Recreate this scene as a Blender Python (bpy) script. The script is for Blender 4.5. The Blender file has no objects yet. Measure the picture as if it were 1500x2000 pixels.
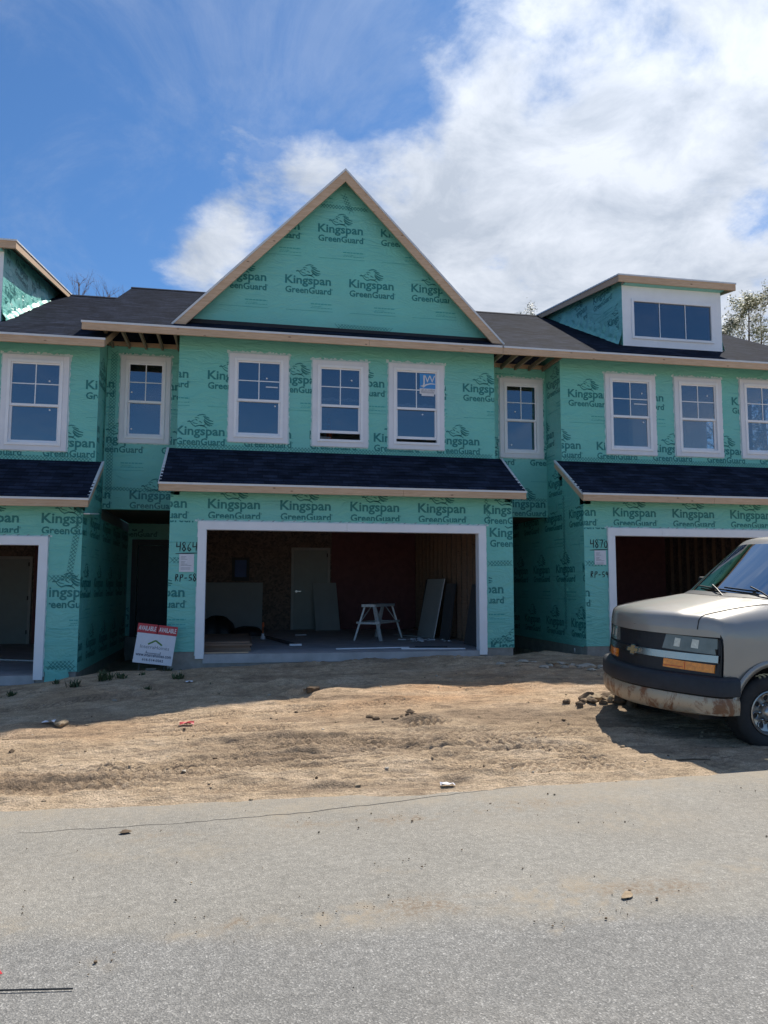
import bpy, bmesh, math, random
import numpy as np
from mathutils import Vector, Matrix
R = math.radians
scene = bpy.context.scene
COL = scene.collection
random.seed(7)

# ------------------------------------------------------------------ camera, sky, sun, exposure
cam_d = bpy.data.cameras.new("camera")
cam = bpy.data.objects.new("camera", cam_d)
COL.objects.link(cam)
cam_d.sensor_fit = 'VERTICAL'
cam_d.sensor_height = 24.0
cam_d.lens = 24.0 * 1499.2 / 2000.0
cam_d.clip_start = 0.05
cam_d.clip_end = 3000
PITCH, YAW, ROLL = 0.0965951, 0.1839462, 0.0017775
_f = Vector((math.sin(YAW)*math.cos(PITCH), math.cos(YAW)*math.cos(PITCH), math.sin(PITCH)))
_r = Vector((math.cos(YAW), -math.sin(YAW), 0)); _u = _r.cross(_f)
_r2 = _r*math.cos(ROLL) + _u*math.sin(ROLL); _u2 = -_r*math.sin(ROLL) + _u*math.cos(ROLL)
cam.matrix_world = Matrix(((_r2.x, _u2.x, -_f.x, 0.59146), (_r2.y, _u2.y, -_f.y, -13.56303), (_r2.z, _u2.z, -_f.z, 1.15975), (0, 0, 0, 1)))
scene.camera = cam

SUN_AZ, SUN_EL = 39.0, 54.5
world = bpy.data.worlds.new("World"); scene.world = world; world.use_nodes = True
scene.view_settings.view_transform = 'Standard'
scene.view_settings.look = 'None'
scene.view_settings.exposure = 1.32
scene.view_settings.gamma = 1.0
sun_d = bpy.data.lights.new("sun", 'SUN'); sun_d.energy = 2.6; sun_d.angle = R(0.5); sun_d.color = (1.0, 0.93, 0.82)
sun = bpy.data.objects.new("sun", sun_d); COL.objects.link(sun)
_sd = Vector((math.sin(R(SUN_AZ))*math.cos(R(SUN_EL)), math.cos(R(SUN_AZ))*math.cos(R(SUN_EL)), math.sin(R(SUN_EL))))
sun.rotation_euler = _sd.to_track_quat('Z', 'Y').to_euler()
sun.location = (10, 10, 30)


def build_world():
    nt = world.node_tree; N = nt.nodes; L = nt.links
    bg = N['Background']; bg.inputs[1].default_value = 0.10
    sk = N.new('ShaderNodeTexSky'); sk.sky_type = 'NISHITA'; sk.sun_disc = False
    sk.sun_elevation = R(SUN_EL); sk.sun_rotation = R(SUN_AZ)
    sk.air_density = 1.0; sk.dust_density = 0.3; sk.ozone_density = 2.5; sk.altitude = 200
    tc = N.new('ShaderNodeTexCoord')

    def m(op, a, b=None, c=None):
        n = N.new('ShaderNodeMath'); n.operation = op
        for i, v in enumerate((a, b, c)):
            if v is None: continue
            if isinstance(v, (int, float)): n.inputs[i].default_value = v
            else: L.new(v, n.inputs[i])
        return n.outputs[0]
    tint = N.new('ShaderNodeMix'); tint.data_type = 'RGBA'; tint.blend_type = 'MULTIPLY'; tint.inputs[0].default_value = 1
    L.new(sk.outputs[0], tint.inputs[6]); tint.inputs[7].default_value = SKY_TINT
    sep = N.new('ShaderNodeSeparateXYZ'); L.new(tc.outputs['Generated'], sep.inputs[0])
    zz = m('ADD', m('MAXIMUM', sep.outputs[2], 0.0), 0.22)
    cmb = N.new('ShaderNodeCombineXYZ')
    L.new(m('DIVIDE', sep.outputs[0], zz), cmb.inputs[0]); L.new(m('DIVIDE', sep.outputs[1], zz), cmb.inputs[1])

    def noise(scale, detail, rough, off, dist=0.0):
        mp = N.new('ShaderNodeMapping'); mp.inputs[1].default_value = off; L.new(cmb.outputs[0], mp.inputs[0])
        n = N.new('ShaderNodeTexNoise'); n.inputs['Scale'].default_value = scale; n.inputs['Detail'].default_value = detail
        n.inputs['Roughness'].default_value = rough; n.inputs['Distortion'].default_value = dist
        L.new(mp.outputs[0], n.inputs['Vector']); return n.outputs[0]
    n1 = noise(3.1, 12, 0.60, (3.3, 1.7, 0), 0.25)
    n2 = noise(9.0, 10, 0.62, (7.1, 4.2, 0), 0.3)
    dens = m('ADD', m('MULTIPLY', n1, 2.5), m('MULTIPLY', n2, 0.95))   # mean about 1.72
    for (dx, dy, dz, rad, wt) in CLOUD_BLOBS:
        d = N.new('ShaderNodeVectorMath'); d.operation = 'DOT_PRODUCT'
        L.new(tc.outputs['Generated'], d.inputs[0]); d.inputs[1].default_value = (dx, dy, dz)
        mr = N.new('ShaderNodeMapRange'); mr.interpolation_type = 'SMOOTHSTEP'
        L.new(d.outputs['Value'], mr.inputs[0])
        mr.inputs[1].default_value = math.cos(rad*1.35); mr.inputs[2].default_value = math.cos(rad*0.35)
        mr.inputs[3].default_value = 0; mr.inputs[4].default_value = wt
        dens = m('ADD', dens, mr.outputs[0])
    mr = N.new('ShaderNodeMapRange'); mr.interpolation_type = 'SMOOTHSTEP'; L.new(dens, mr.inputs[0])
    mr.inputs[1].default_value = 1.74; mr.inputs[2].default_value = 2.50; mr.inputs[3].default_value = 0; mr.inputs[4].default_value = 0.97
    n4 = noise(1.7, 9, 0.68, (5.5, 2.2, 0), 1.2)
    ws = N.new('ShaderNodeMapRange'); ws.interpolation_type = 'SMOOTHSTEP'; L.new(n4, ws.inputs[0])
    ws.inputs[1].default_value = 0.42; ws.inputs[2].default_value = 0.75; ws.inputs[3].default_value = 0; ws.inputs[4].default_value = 0.22
    dens_out = m('MAXIMUM', mr.outputs[0], ws.outputs[0])
    n3 = noise(5.2, 11, 0.62, (1.1, 9.2, 0), 0.35)
    rmp = N.new('ShaderNodeValToRGB'); L.new(n3, rmp.inputs[0])
    rmp.color_ramp.elements[0].position = 0.36; rmp.color_ramp.elements[0].color = CLOUD_DARK
    rmp.color_ramp.elements[1].position = 0.62; rmp.color_ramp.elements[1].color = CLOUD_LIGHT
    ds = N.new('ShaderNodeVectorMath'); ds.operation = 'DOT_PRODUCT'; L.new(tc.outputs['Generated'], ds.inputs[0]); ds.inputs[1].default_value = tuple(_sd)
    gl = N.new('ShaderNodeMapRange'); gl.interpolation_type = 'SMOOTHSTEP'; L.new(ds.outputs['Value'], gl.inputs[0])
    gl.inputs[1].default_value = 0.80; gl.inputs[2].default_value = 1.0; gl.inputs[3].default_value = 1.0; gl.inputs[4].default_value = 1.35
    sc = N.new('ShaderNodeVectorMath'); sc.operation = 'SCALE'; L.new(rmp.outputs[0], sc.inputs[0]); L.new(gl.outputs[0], sc.inputs['Scale'])
    mix = N.new('ShaderNodeMix'); mix.data_type = 'RGBA'
    L.new(dens_out, mix.inputs[0]); L.new(tint.outputs[2], mix.inputs[6]); L.new(sc.outputs[0], mix.inputs[7])
    L.new(mix.outputs[2], bg.inputs[0])


SKY_TINT = (0.25, 0.385, 0.505, 1)
CLOUD_DARK = (2.1, 2.35, 2.75, 1)
CLOUD_LIGHT = (3.2, 3.4, 3.75, 1)
CLOUD_BLOBS = [  # direction, angular radius, weight
    (0.4432, 0.7757, 0.4492, 0.261, 0.26),
    (0.3639, 0.7347, 0.5725, 0.200, 0.30),
    (0.3166, 0.8542, 0.4125, 0.182, 0.30),
    (0.2237, 0.8407, 0.4932, 0.091, 0.26),
    (0.0662, 0.8487, 0.5248, 0.103, 0.30),
    (0.0214, 0.8879, 0.4596, 0.079, 0.30),
    (-0.0679, 0.9163, 0.3947, 0.073, 0.55),
    (0.0880, 0.8318, 0.5481, 0.061, 0.22),
    (0.4909, 0.6770, 0.5484, 0.170, 0.20),
    (-0.0046, 0.8402, 0.5422, 0.048, 0.22),
    (0.5157, 0.7965, 0.3158, 0.230, 0.30),
    (0.3276, 0.8882, 0.3223, 0.182, 0.30),
    (0.5487, 0.6956, 0.4639, 0.182, 0.20),
    (0.2427, 0.7563, 0.6075, 0.073, 0.12),
    (-0.0384, 0.8846, 0.4647, 0.036, 0.14),
    (-0.1078, 0.8855, 0.4519, 0.024, 0.08),
    (-0.0260, 0.9097, 0.4145, 0.055, 0.30),
    (-0.1946, 0.8320, 0.5195, 0.255, -0.40),
    (-0.2191, 0.8941, 0.3906, 0.127, -0.34),
    (0.1161, 0.7837, 0.6102, 0.133, -0.30),
    (0.1810, 0.7893, 0.5867, 0.067, -0.20),
    (0.0382, 0.7940, 0.6068, 0.121, -0.20),
    (0.4521, 0.6995, 0.5534, 0.048, -0.34),
    (0.4034, 0.6948, 0.5954, 0.036, -0.10),
    (0.2660, 0.8350, 0.4817, 0.036, -0.18),
    (0.4186, 0.8335, 0.3605, 0.024, -0.10),
    (0.1414, 0.8294, 0.5405, 0.036, -0.20),
    (0.5180, 0.7769, 0.3579, 0.030, -0.14),
    (0.0443, 0.8702, 0.4907, 0.024, -0.06),
    (0.2960, 0.8710, 0.3921, 0.024, -0.16),
    (0.5516, 0.7288, 0.4057, 0.030, -0.30),
    (0.3934, 0.8037, 0.4463, 0.036, -0.22),
    (0.4972, 0.7171, 0.4884, 0.042, -0.18),
    (0.3391, 0.7767, 0.5308, 0.036, -0.16),
    (-0.2744, -0.4117, 0.8690, 0.500, 0.30),  # unseen clouds start here, added behind and overhead to brighten the shaded facade
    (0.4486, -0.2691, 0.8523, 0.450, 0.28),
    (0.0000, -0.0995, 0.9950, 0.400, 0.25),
    (-0.7654, 0.0850, 0.6379, 0.350, 0.20),  # last of the unseen clouds added as fill
    (0.0000, -0.9477, 0.3192, 0.750, -0.80),
    (-0.6950, -0.6516, 0.3041, 0.550, -0.60),
    (0.6950, -0.6516, 0.3041, 0.550, -0.60)]
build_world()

# ------------------------------------------------------------------ materials
def new_mat(name):
    mt = bpy.data.materials.new(name); mt.use_nodes = True
    nt = mt.node_tree
    return mt, nt, nt.nodes['Principled BSDF']


def link_noise(nt, scale, detail=4, rough=0.55, vec=None, dist=0.0, coord='Object', mapping=None):
    if vec is None:
        tc = nt.nodes.new('ShaderNodeTexCoord'); vec = tc.outputs[coord]
    if mapping is not None:
        mp = nt.nodes.new('ShaderNodeMapping'); mp.inputs[3].default_value = mapping
        nt.links.new(vec, mp.inputs[0]); vec = mp.outputs[0]
    n = nt.nodes.new('ShaderNodeTexNoise'); n.inputs['Scale'].default_value = scale
    n.inputs['Detail'].default_value = detail; n.inputs['Roughness'].default_value = rough; n.inputs['Distortion'].default_value = dist
    nt.links.new(vec, n.inputs['Vector'])
    return n.outputs[0]


def ramp(nt, fac, stops, interp='LINEAR'):
    r = nt.nodes.new('ShaderNodeValToRGB'); r.color_ramp.interpolation = interp
    el = r.color_ramp.elements
    while len(el) < len(stops): el.new(0.5)
    for e, (p, c) in zip(el, stops):
        e.position = p; e.color = (c, c, c, 1) if isinstance(c, (int, float)) else (*c, 1)
    nt.links.new(fac, r.inputs[0]); return r.outputs[0]


def mixc(nt, fac, a, b, mode='MIX'):
    n = nt.nodes.new('ShaderNodeMix'); n.data_type = 'RGBA'; n.blend_type = mode
    for i, v in ((0, fac), (6, a), (7, b)):
        if isinstance(v, (int, float)): n.inputs[i].default_value = v
        elif isinstance(v, tuple): n.inputs[i].default_value = (*v, 1) if len(v) == 3 else v
        else: nt.links.new(v, n.inputs[i])
    return n.outputs[2]


def mathn(nt, op, a, b=0.0):
    n = nt.nodes.new('ShaderNodeMath'); n.operation = op
    for i, v in enumerate((a, b)):
        if isinstance(v, (int, float)): n.inputs[i].default_value = v
        else: nt.links.new(v, n.inputs[i])
    return n.outputs[0]


def bump(nt, p, height, strength=0.3, dist=0.02):
    b = nt.nodes.new('ShaderNodeBump'); b.inputs['Strength'].default_value = strength; b.inputs['Distance'].default_value = dist
    nt.links.new(height, b.inputs['Height']); nt.links.new(b.outputs[0], p.inputs['Normal'])


def simple(name, col, rough=0.6, metal=0.0, var=0.15, scale=6.0, bmp=0.0, bscale=40.0, spec=0.5, mapping=None, coat=0.0):
    mt, nt, p = new_mat(name)
    n = link_noise(nt, scale, 5, 0.6, mapping=mapping)
    lo = tuple(c*(1-var) for c in col); hi = tuple(min(1, c*(1+var)) for c in col)
    nt.links.new(ramp(nt, n, [(0.3, lo), (0.7, hi)]), p.inputs['Base Color'])
    p.inputs['Roughness'].default_value = rough; p.inputs['Metallic'].default_value = metal
    p.inputs['Specular IOR Level'].default_value = spec
    if coat: p.inputs['Coat Weight'].default_value = coat; p.inputs['Coat Roughness'].default_value = 0.06
    if bmp: bump(nt, p, link_noise(nt, bscale, 4, mapping=mapping), bmp, 0.01)
    return mt


M = {}
WRAP = (0.185, 0.57, 0.49)


def make_wrap(name, col, rough):
    mt, nt, p = new_mat(name)
    n = link_noise(nt, 1.3, 4, 0.6)
    c = mixc(nt, n, tuple(v*0.88 for v in col), tuple(v*1.12 for v in col))
    n2 = link_noise(nt, 0.5, 2, 0.5)
    c = mixc(nt, ramp(nt, n2, [(0.4, 0.0), (0.65, 0.35)]), c, (col[0]*1.3, col[1]*0.98, col[2]*1.12))
    nt.links.new(c, p.inputs['Base Color'])
    p.inputs['Roughness'].default_value = rough; p.inputs['Specular IOR Level'].default_value = 0.45
    # wrinkles: fine sagging folds of the film
    w1 = link_noise(nt, 2.2, 5, 0.55, dist=1.2, mapping=(0.9, 0.9, 2.6))
    r1 = ramp(nt, w1, [(0.36, 0.0), (0.47, 0.6), (0.52, 1.0), (0.57, 0.6), (0.70, 0.0)])
    w2 = link_noise(nt, 0.9, 3, 0.5, dist=0.6)
    h = mathn(nt, 'ADD', mathn(nt, 'MULTIPLY', r1, 0.35), w2)
    w3 = link_noise(nt, 14, 3, 0.5, mapping=(1, 1, 0.4))
    h = mathn(nt, 'ADD', h, mathn(nt, 'MULTIPLY', w3, 0.05))
    bump(nt, p, h, 0.48, 0.045)
    return mt


M['wrap'] = make_wrap('house_wrap', WRAP, 0.36)
M['print'] = make_wrap('wrap_print', (0.025, 0.21, 0.20), 0.42)
M['print_fine'] = make_wrap('wrap_fine_print', (0.06, 0.38, 0.35), 0.42)
M['white'] = simple('white_trim', (0.86, 0.87, 0.90), 0.45, var=0.04, scale=3, bmp=0.05, bscale=25)
M['casing'] = simple('casing_vinyl', (0.77, 0.78, 0.82), 0.5, var=0.05, scale=3)
M['tape'] = simple('flashing_tape', (0.56, 0.72, 0.72), 0.4, var=0.12, scale=14, bmp=0.4, bscale=30)
M['drip'] = simple('drip_edge', (0.68, 0.69, 0.70), 0.45, metal=0.1, var=0.05)
M['concrete'] = simple('foundation_concrete', (0.30, 0.28, 0.25), 0.9, var=0.22, scale=5, bmp=0.3, bscale=30)
M['slab'] = simple('slab_concrete', (0.40, 0.40, 0.41), 0.75, var=0.2, scale=2.5, bmp=0.15, bscale=20)
M['dark_trim'] = simple('charcoal_trim', (0.055, 0.06, 0.065), 0.6, var=0.1)
M['door_grey'] = simple('primed_steel_door', (0.27, 0.30, 0.29), 0.5, var=0.05)
M['frame_grey'] = simple('primed_door_frame', (0.40, 0.40, 0.38), 0.55, var=0.08)
M['board_grey'] = simple('grey_board', (0.34, 0.36, 0.36), 0.8, var=0.07, scale=2)
M['board_dark'] = simple('dark_board', (0.07, 0.07, 0.075), 0.8, var=0.1)
M['black'] = simple('black_plastic', (0.012, 0.013, 0.015), 0.5, var=0.15)
M['felt'] = simple('roof_felt', (0.02, 0.022, 0.027), 0.7, var=0.2, bmp=0.3)
M['metal'] = simple('galvanised_metal', (0.55, 0.56, 0.57), 0.35, metal=0.9, var=0.1)
M['alu'] = simple('worn_aluminium', (0.66, 0.68, 0.68), 0.5, metal=0.2, var=0.15, scale=20)
M['red'] = simple('red_print', (0.50, 0.035, 0.045), 0.45, var=0.05)
M['orange'] = simple('orange_fibreglass', (0.60, 0.13, 0.03), 0.5, var=0.08)
M['blue_box'] = simple('blue_box', (0.02, 0.07, 0.25), 0.5, var=0.1)
M['sticker_blue'] = simple('sticker_blue', (0.06, 0.28, 0.66), 0.4, var=0.03)
M['white_paper'] = simple('white_paper', (0.72, 0.72, 0.76), 0.7, var=0.05, scale=10)
M['ink'] = simple('marker_ink', (0.006, 0.03, 0.035), 0.5, var=0.1)
M['ink_grey'] = simple('grey_ink', (0.22, 0.23, 0.27), 0.6, var=0.1)
M['ink_navy'] = simple('navy_ink', (0.02, 0.035, 0.08), 0.6, var=0.1)
M['ink_green'] = simple('green_ink', (0.10, 0.22, 0.04), 0.6, var=0.1)
M['white_ink'] = simple('white_ink', (0.8, 0.8, 0.8), 0.6, var=0.02)
M['drywall'] = simple('interior_drywall', (0.5, 0.5, 0.5), 0.9, var=0.06)


def make_lumber(name, lo, hi, rough=0.75):
    mt, nt, p = new_mat(name)
    g = link_noise(nt, 3.0, 6, 0.6, dist=0.8, mapping=(1.2, 14, 14))
    c = ramp(nt, g, [(0.3, lo), (0.7, hi)])
    tc = nt.nodes.new('ShaderNodeTexCoord')
    mp = nt.nodes.new('ShaderNodeMapping'); mp.inputs[3].default_value = (2.6, 5.5, 5.5); nt.links.new(tc.outputs['Object'], mp.inputs[0])
    v = nt.nodes.new('ShaderNodeTexVoronoi'); v.inputs['Scale'].default_value = 1.4; nt.links.new(mp.outputs[0], v.inputs['Vector'])
    k = ramp(nt, v.outputs['Distance'], [(0.05, 1.0), (0.13, 0.0)])
    c = mixc(nt, mathn(nt, 'MULTIPLY', k, 0.8), c, (0.10, 0.05, 0.025))
    big = link_noise(nt, 0.6, 2)
    c = mixc(nt, ramp(nt, big, [(0.35, 0.0), (0.7, 0.35)]), c, tuple(x*0.72 for x in lo))
    nt.links.new(c, p.inputs['Base Color']); p.inputs['Roughness'].default_value = rough
    bump(nt, p, g, 0.2, 0.005)
    return mt


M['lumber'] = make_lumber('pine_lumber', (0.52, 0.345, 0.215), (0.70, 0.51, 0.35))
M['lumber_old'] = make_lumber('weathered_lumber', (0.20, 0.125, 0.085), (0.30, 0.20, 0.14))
M['rafter'] = make_lumber('rafter_lumber', (0.24, 0.19, 0.13), (0.36, 0.28, 0.19))


def make_osb(name, a, b, sc=22):
    mt, nt, p = new_mat(name)
    tc = nt.nodes.new('ShaderNodeTexCoord')
    v = nt.nodes.new('ShaderNodeTexVoronoi'); v.inputs['Scale'].default_value = sc; nt.links.new(tc.outputs['Object'], v.inputs['Vector'])
    sep = nt.nodes.new('ShaderNodeSeparateColor'); nt.links.new(v.outputs['Color'], sep.inputs[0])
    nt.links.new(mixc(nt, sep.outputs[0], a, b), p.inputs['Base Color']); p.inputs['Roughness'].default_value = 0.8
    return mt


M['osb'] = make_osb('osb_sheathing', (0.11, 0.085, 0.075), (0.27, 0.19, 0.15))
M['osb_red'] = make_osb('red_fire_sheathing', (0.17, 0.070, 0.075), (0.21, 0.088, 0.092), 9)
M['osb_roof'] = make_osb('roof_sheathing', (0.10, 0.07, 0.05), (0.17, 0.12, 0.085), 16)


def make_shingle():
    mt, nt, p = new_mat('asphalt_shingle')
    uv = nt.nodes.new('ShaderNodeTexCoord')
    br = nt.nodes.new('ShaderNodeTexBrick'); br.offset = 0.37; br.offset_frequency = 2; br.squash = 0.7; br.squash_frequency = 3
    nt.links.new(uv.outputs['UV'], br.inputs['Vector'])
    br.inputs['Scale'].default_value = 1.0; br.inputs['Brick Width'].default_value = 0.26; br.inputs['Row Height'].default_value = 0.145
    br.inputs['Mortar Size'].default_value = 0.004; br.inputs['Bias'].default_value = 0.1
    br.inputs['Color1'].default_value = (0.011, 0.0155, 0.028, 1); br.inputs['Color2'].default_value = (0.023, 0.031, 0.054, 1)
    br.inputs['Mortar'].default_value = (0.011, 0.013, 0.020, 1)
    g = link_noise(nt, 260, 2, 0.6, vec=uv.outputs['UV'])
    c = mixc(nt, 1.0, br.outputs['Color'], ramp(nt, g, [(0.3, 0.65), (0.7, 1.4)]), 'MULTIPLY')
    big = link_noise(nt, 0.9, 4, 0.6, vec=uv.outputs['UV'])
    st = link_noise(nt, 1.0, 3, 0.6, vec=uv.outputs['UV'], mapping=(2.2, 4.5, 1))
    c = mixc(nt, 1.0, c, ramp(nt, st, [(0.36, 0.72), (0.50, 1.0), (0.62, 1.35)]), 'MULTIPLY')
    c = mixc(nt, 1.0, c, ramp(nt, big, [(0.3, 0.8), (0.7, 1.2)]), 'MULTIPLY')
    nt.links.new(c, p.inputs['Base Color']); p.inputs['Roughness'].default_value = 0.85
    p.inputs['Specular IOR Level'].default_value = 0.04
    bump(nt, p, mathn(nt, 'ADD', br.outputs['Fac'], mathn(nt, 'MULTIPLY', g, 0.6)), 0.22, 0.006)
    return mt


M['shingle'] = make_shingle()


def make_glass(name, tint, refl, rough=0.0, f0=0.10):
    mt = bpy.data.materials.new(name); mt.use_nodes = True; nt = mt.node_tree
    nt.nodes.remove(nt.nodes['Principled BSDF']); out = nt.nodes['Material Output']
    tr = nt.nodes.new('ShaderNodeBsdfTransparent'); tr.inputs[0].default_value = (*tint, 1)
    gl = nt.nodes.new('ShaderNodeBsdfGlossy'); gl.inputs['Color'].default_value = (*refl, 1); gl.inputs['Roughness'].default_value = rough
    n = link_noise(nt, 1.6, 2, 0.4)
    b = nt.nodes.new('ShaderNodeBump'); b.inputs['Strength'].default_value = 0.06; b.inputs['Distance'].default_value = 0.03
    nt.links.new(n, b.inputs['Height']); nt.links.new(b.outputs[0], gl.inputs['Normal'])
    lw = nt.nodes.new('ShaderNodeLayerWeight'); lw.inputs[0].default_value = 0.35
    mr = nt.nodes.new('ShaderNodeMapRange'); nt.links.new(lw.outputs['Fresnel'], mr.inputs[0])
    mr.inputs[1].default_value = 0.0; mr.inputs[2].default_value = 1.0; mr.inputs[3].default_value = f0; mr.inputs[4].default_value = 1.0
    mx = nt.nodes.new('ShaderNodeMixShader'); nt.links.new(mr.outputs[0], mx.inputs[0])
    nt.links.new(tr.outputs[0], mx.inputs[1]); nt.links.new(gl.outputs[0], mx.inputs[2]); nt.links.new(mx.outputs[0], out.inputs[0])
    return mt


M['glass'] = make_glass('window_glass', (0.55, 0.58, 0.60), (0.72, 0.77, 0.84), f0=0.16)
M['car_glass'] = make_glass('windscreen_glass', (0.60, 0.72, 0.66), (0.50, 0.51, 0.50), rough=0.03, f0=0.05)


# ------------------------------------------------------------------ mesh helpers
class MB:
    def __init__(s): s.v = []; s.f = []; s.m = []; s.uv = {}

    def face(s, pts, m=0, uv=None):
        i = len(s.v); s.v += [tuple(p) for p in pts]; s.f.append(tuple(range(i, i+len(pts)))); s.m.append(m)
        if uv: s.uv[len(s.f)-1] = uv

    def solid(s, A, B, m=0):           # two matching rings -> closed prism
        n = len(A); i = len(s.v); s.v += [tuple(p) for p in A] + [tuple(p) for p in B]
        s.f.append(tuple(range(i+n-1, i-1, -1))); s.f.append(tuple(range(i+n, i+2*n))); s.m += [m, m]
        for k in range(n):
            s.f.append((i+k, i+(k+1) % n, i+n+(k+1) % n, i+n+k)); s.m.append(m)

    def box(s, x0, x1, y0, y1, z0, z1, m=0):
        s.solid([(x0, y0, z0), (x1, y0, z0), (x1, y1, z0), (x0, y1, z0)], [(x0, y0, z1), (x1, y0, z1), (x1, y1, z1), (x0, y1, z1)], m)

    def beam(s, p, q, w, h, m=0, up=(0, 0, 1)):
        p = Vector(p); q = Vector(q); d = (q-p).normalized(); u = Vector(up)
        if abs(d.dot(u)) > 0.98: u = Vector((0, 1, 0))
        a = d.cross(u).normalized()*w/2; b = a.cross(d).normalized()*h/2
        s.solid([p-a-b, p+a-b, p+a+b, p-a+b], [q-a-b, q+a-b, q+a+b, q-a+b], m)

    def tube(s, pts, r, n=6, m=0, cap=True):
        pts = [Vector(p) for p in pts]; rr = r if isinstance(r, (list, tuple)) else [r]*len(pts)
        base = len(s.v); prev = None
        for k, p in enumerate(pts):
            d = (pts[min(k+1, len(pts)-1)] - pts[max(k-1, 0)])
            d = d.normalized() if d.length > 1e-9 else Vector((0, 0, 1))
            u = Vector((0, 0, 1)) if abs(d.z) < 0.9 else Vector((1, 0, 0))
            if prev is not None:
                a = prev - d*prev.dot(d)
                a = a.normalized() if a.length > 1e-6 else d.cross(u).normalized()
            else: a = d.cross(u).normalized()
            prev = a; b = d.cross(a)
            for j in range(n):
                t = 2*math.pi*j/n; s.v.append(tuple(p + (a*math.cos(t)+b*math.sin(t))*rr[k]))
        for k in range(len(pts)-1):
            for j in range(n):
                s.f.append((base+k*n+j, base+k*n+(j+1) % n, base+(k+1)*n+(j+1) % n, base+(k+1)*n+j)); s.m.append(m)
        if cap:
            s.f.append(tuple(base+j for j in range(n-1, -1, -1))); s.f.append(tuple(base+(len(pts)-1)*n+j for j in range(n))); s.m += [m, m]

    def lathe(s, prof, n=24, c=(0, 0, 0), axis='y', m=0, close=False):   # prof: (radius, along)
        base = len(s.v)
        for (r, a) in prof:
            for j in range(n):
                t = 2*math.pi*j/n; x, y = r*math.cos(t), r*math.sin(t)
                p = {'y': (c[0]+x, c[1]+a, c[2]+y), 'z': (c[0]+x, c[1]+y, c[2]+a), 'x': (c[0]+a, c[1]+x, c[2]+y)}[axis]
                s.v.append(p)
        K = len(prof)
        for k in range(K-1 if not close else K):
            k2 = (k+1) % K
            for j in range(n):
                s.f.append((base+k*n+j, base+k*n+(j+1) % n, base+k2*n+(j+1) % n, base+k2*n+j)); s.m.append(m)

    def build(s, name, mats, parent=None, loc=None, rotz=None, smooth=False, recalc=True, weld=False, bevel=0, auto=None):
        me = bpy.data.meshes.new(name)
        me.from_pydata(s.v, [], s.f); me.update()
        mats = mats if isinstance(mats, (list, tuple)) else [mats]
        for mt in mats: me.materials.append(mt)
        me.polygons.foreach_set('material_index', s.m)
        if s.uv:
            l = me.uv_layers.new(name='UVMap')
            for fi, uvs in s.uv.items():
                p = me.polygons[fi]
                for li, t in zip(p.loop_indices, uvs): l.data[li].uv = t
        if recalc or weld:
            bm = bmesh.new(); bm.from_mesh(me)
            if weld: bmesh.ops.remove_doubles(bm, verts=bm.verts, dist=1e-4)
            if recalc: bmesh.ops.recalc_face_normals(bm, faces=bm.faces)
            bm.to_mesh(me); bm.free()
        if smooth: me.polygons.foreach_set('use_smooth', [True]*len(me.polygons))
        if auto is not None:
            me.polygons.foreach_set('use_smooth', [True]*len(me.polygons)); me.set_sharp_from_angle(angle=R(auto))
        o = bpy.data.objects.new(name, me); COL.objects.link(o)
        if parent is not None: o.parent = parent
        if loc is not None: o.location = loc
        if rotz is not None: o.rotation_euler = (0, 0, rotz)
        if bevel:
            b = o.modifiers.new('bevel', 'BEVEL'); b.width = bevel; b.segments = 2; b.limit_method = 'ANGLE'; b.angle_limit = R(40)
        return o


def tag(o, label=None, cat=None, group=None, kind=None):
    if cat and not kind: kind = 'thing'
    for k, v in (('label', label), ('category', cat), ('group', group), ('kind', kind)):
        if v: o[k] = v
    return o


def empty(name, loc, rz=0.0):
    o = bpy.data.objects.new(name, None); COL.objects.link(o); o.location = loc; o.rotation_euler = (0, 0, rz)
    o.empty_display_size = 0.2
    return o


# ------------------------------------------------------------------ lettering: flat triangles from the built-in font
def text_tris(body, offset=0.0, res=2):
    cu = bpy.data.curves.new('lettering', 'FONT'); cu.body = body; cu.resolution_u = res; cu.offset = offset
    ob = bpy.data.objects.new('lettering', cu); COL.objects.link(ob)
    dg = bpy.context.evaluated_depsgraph_get(); me = ob.evaluated_get(dg).to_mesh(); me.calc_loop_triangles()
    V = [tuple(v.co[:2]) for v in me.vertices]; T = [[V[i] for i in t.vertices] for t in me.loop_triangles]
    ob.evaluated_get(dg).to_mesh_clear(); bpy.data.objects.remove(ob); bpy.data.curves.remove(cu)
    out = []
    for t in T:
        a = (t[1][0]-t[0][0])*(t[2][1]-t[0][1]) - (t[2][0]-t[0][0])*(t[1][1]-t[0][1])
        if abs(a) < 1e-9: continue
        out.append(t if a > 0 else t[::-1])
    return out


def fit_text(body, x0, x1, y0, cap, offset=0.0, res=2):
    T = text_tris(body, offset, res); xs = [p[0] for t in T for p in t]
    H = max(p[1] for t in text_tris(body[0] if body[0].isalnum() else 'H', 0) for p in t)
    a, b = min(xs), max(xs); sx = (x1-x0)/(b-a); sy = cap/H
    return [[(x0+(p[0]-a)*sx, y0+p[1]*sy) for p in t] for t in T]


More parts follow.
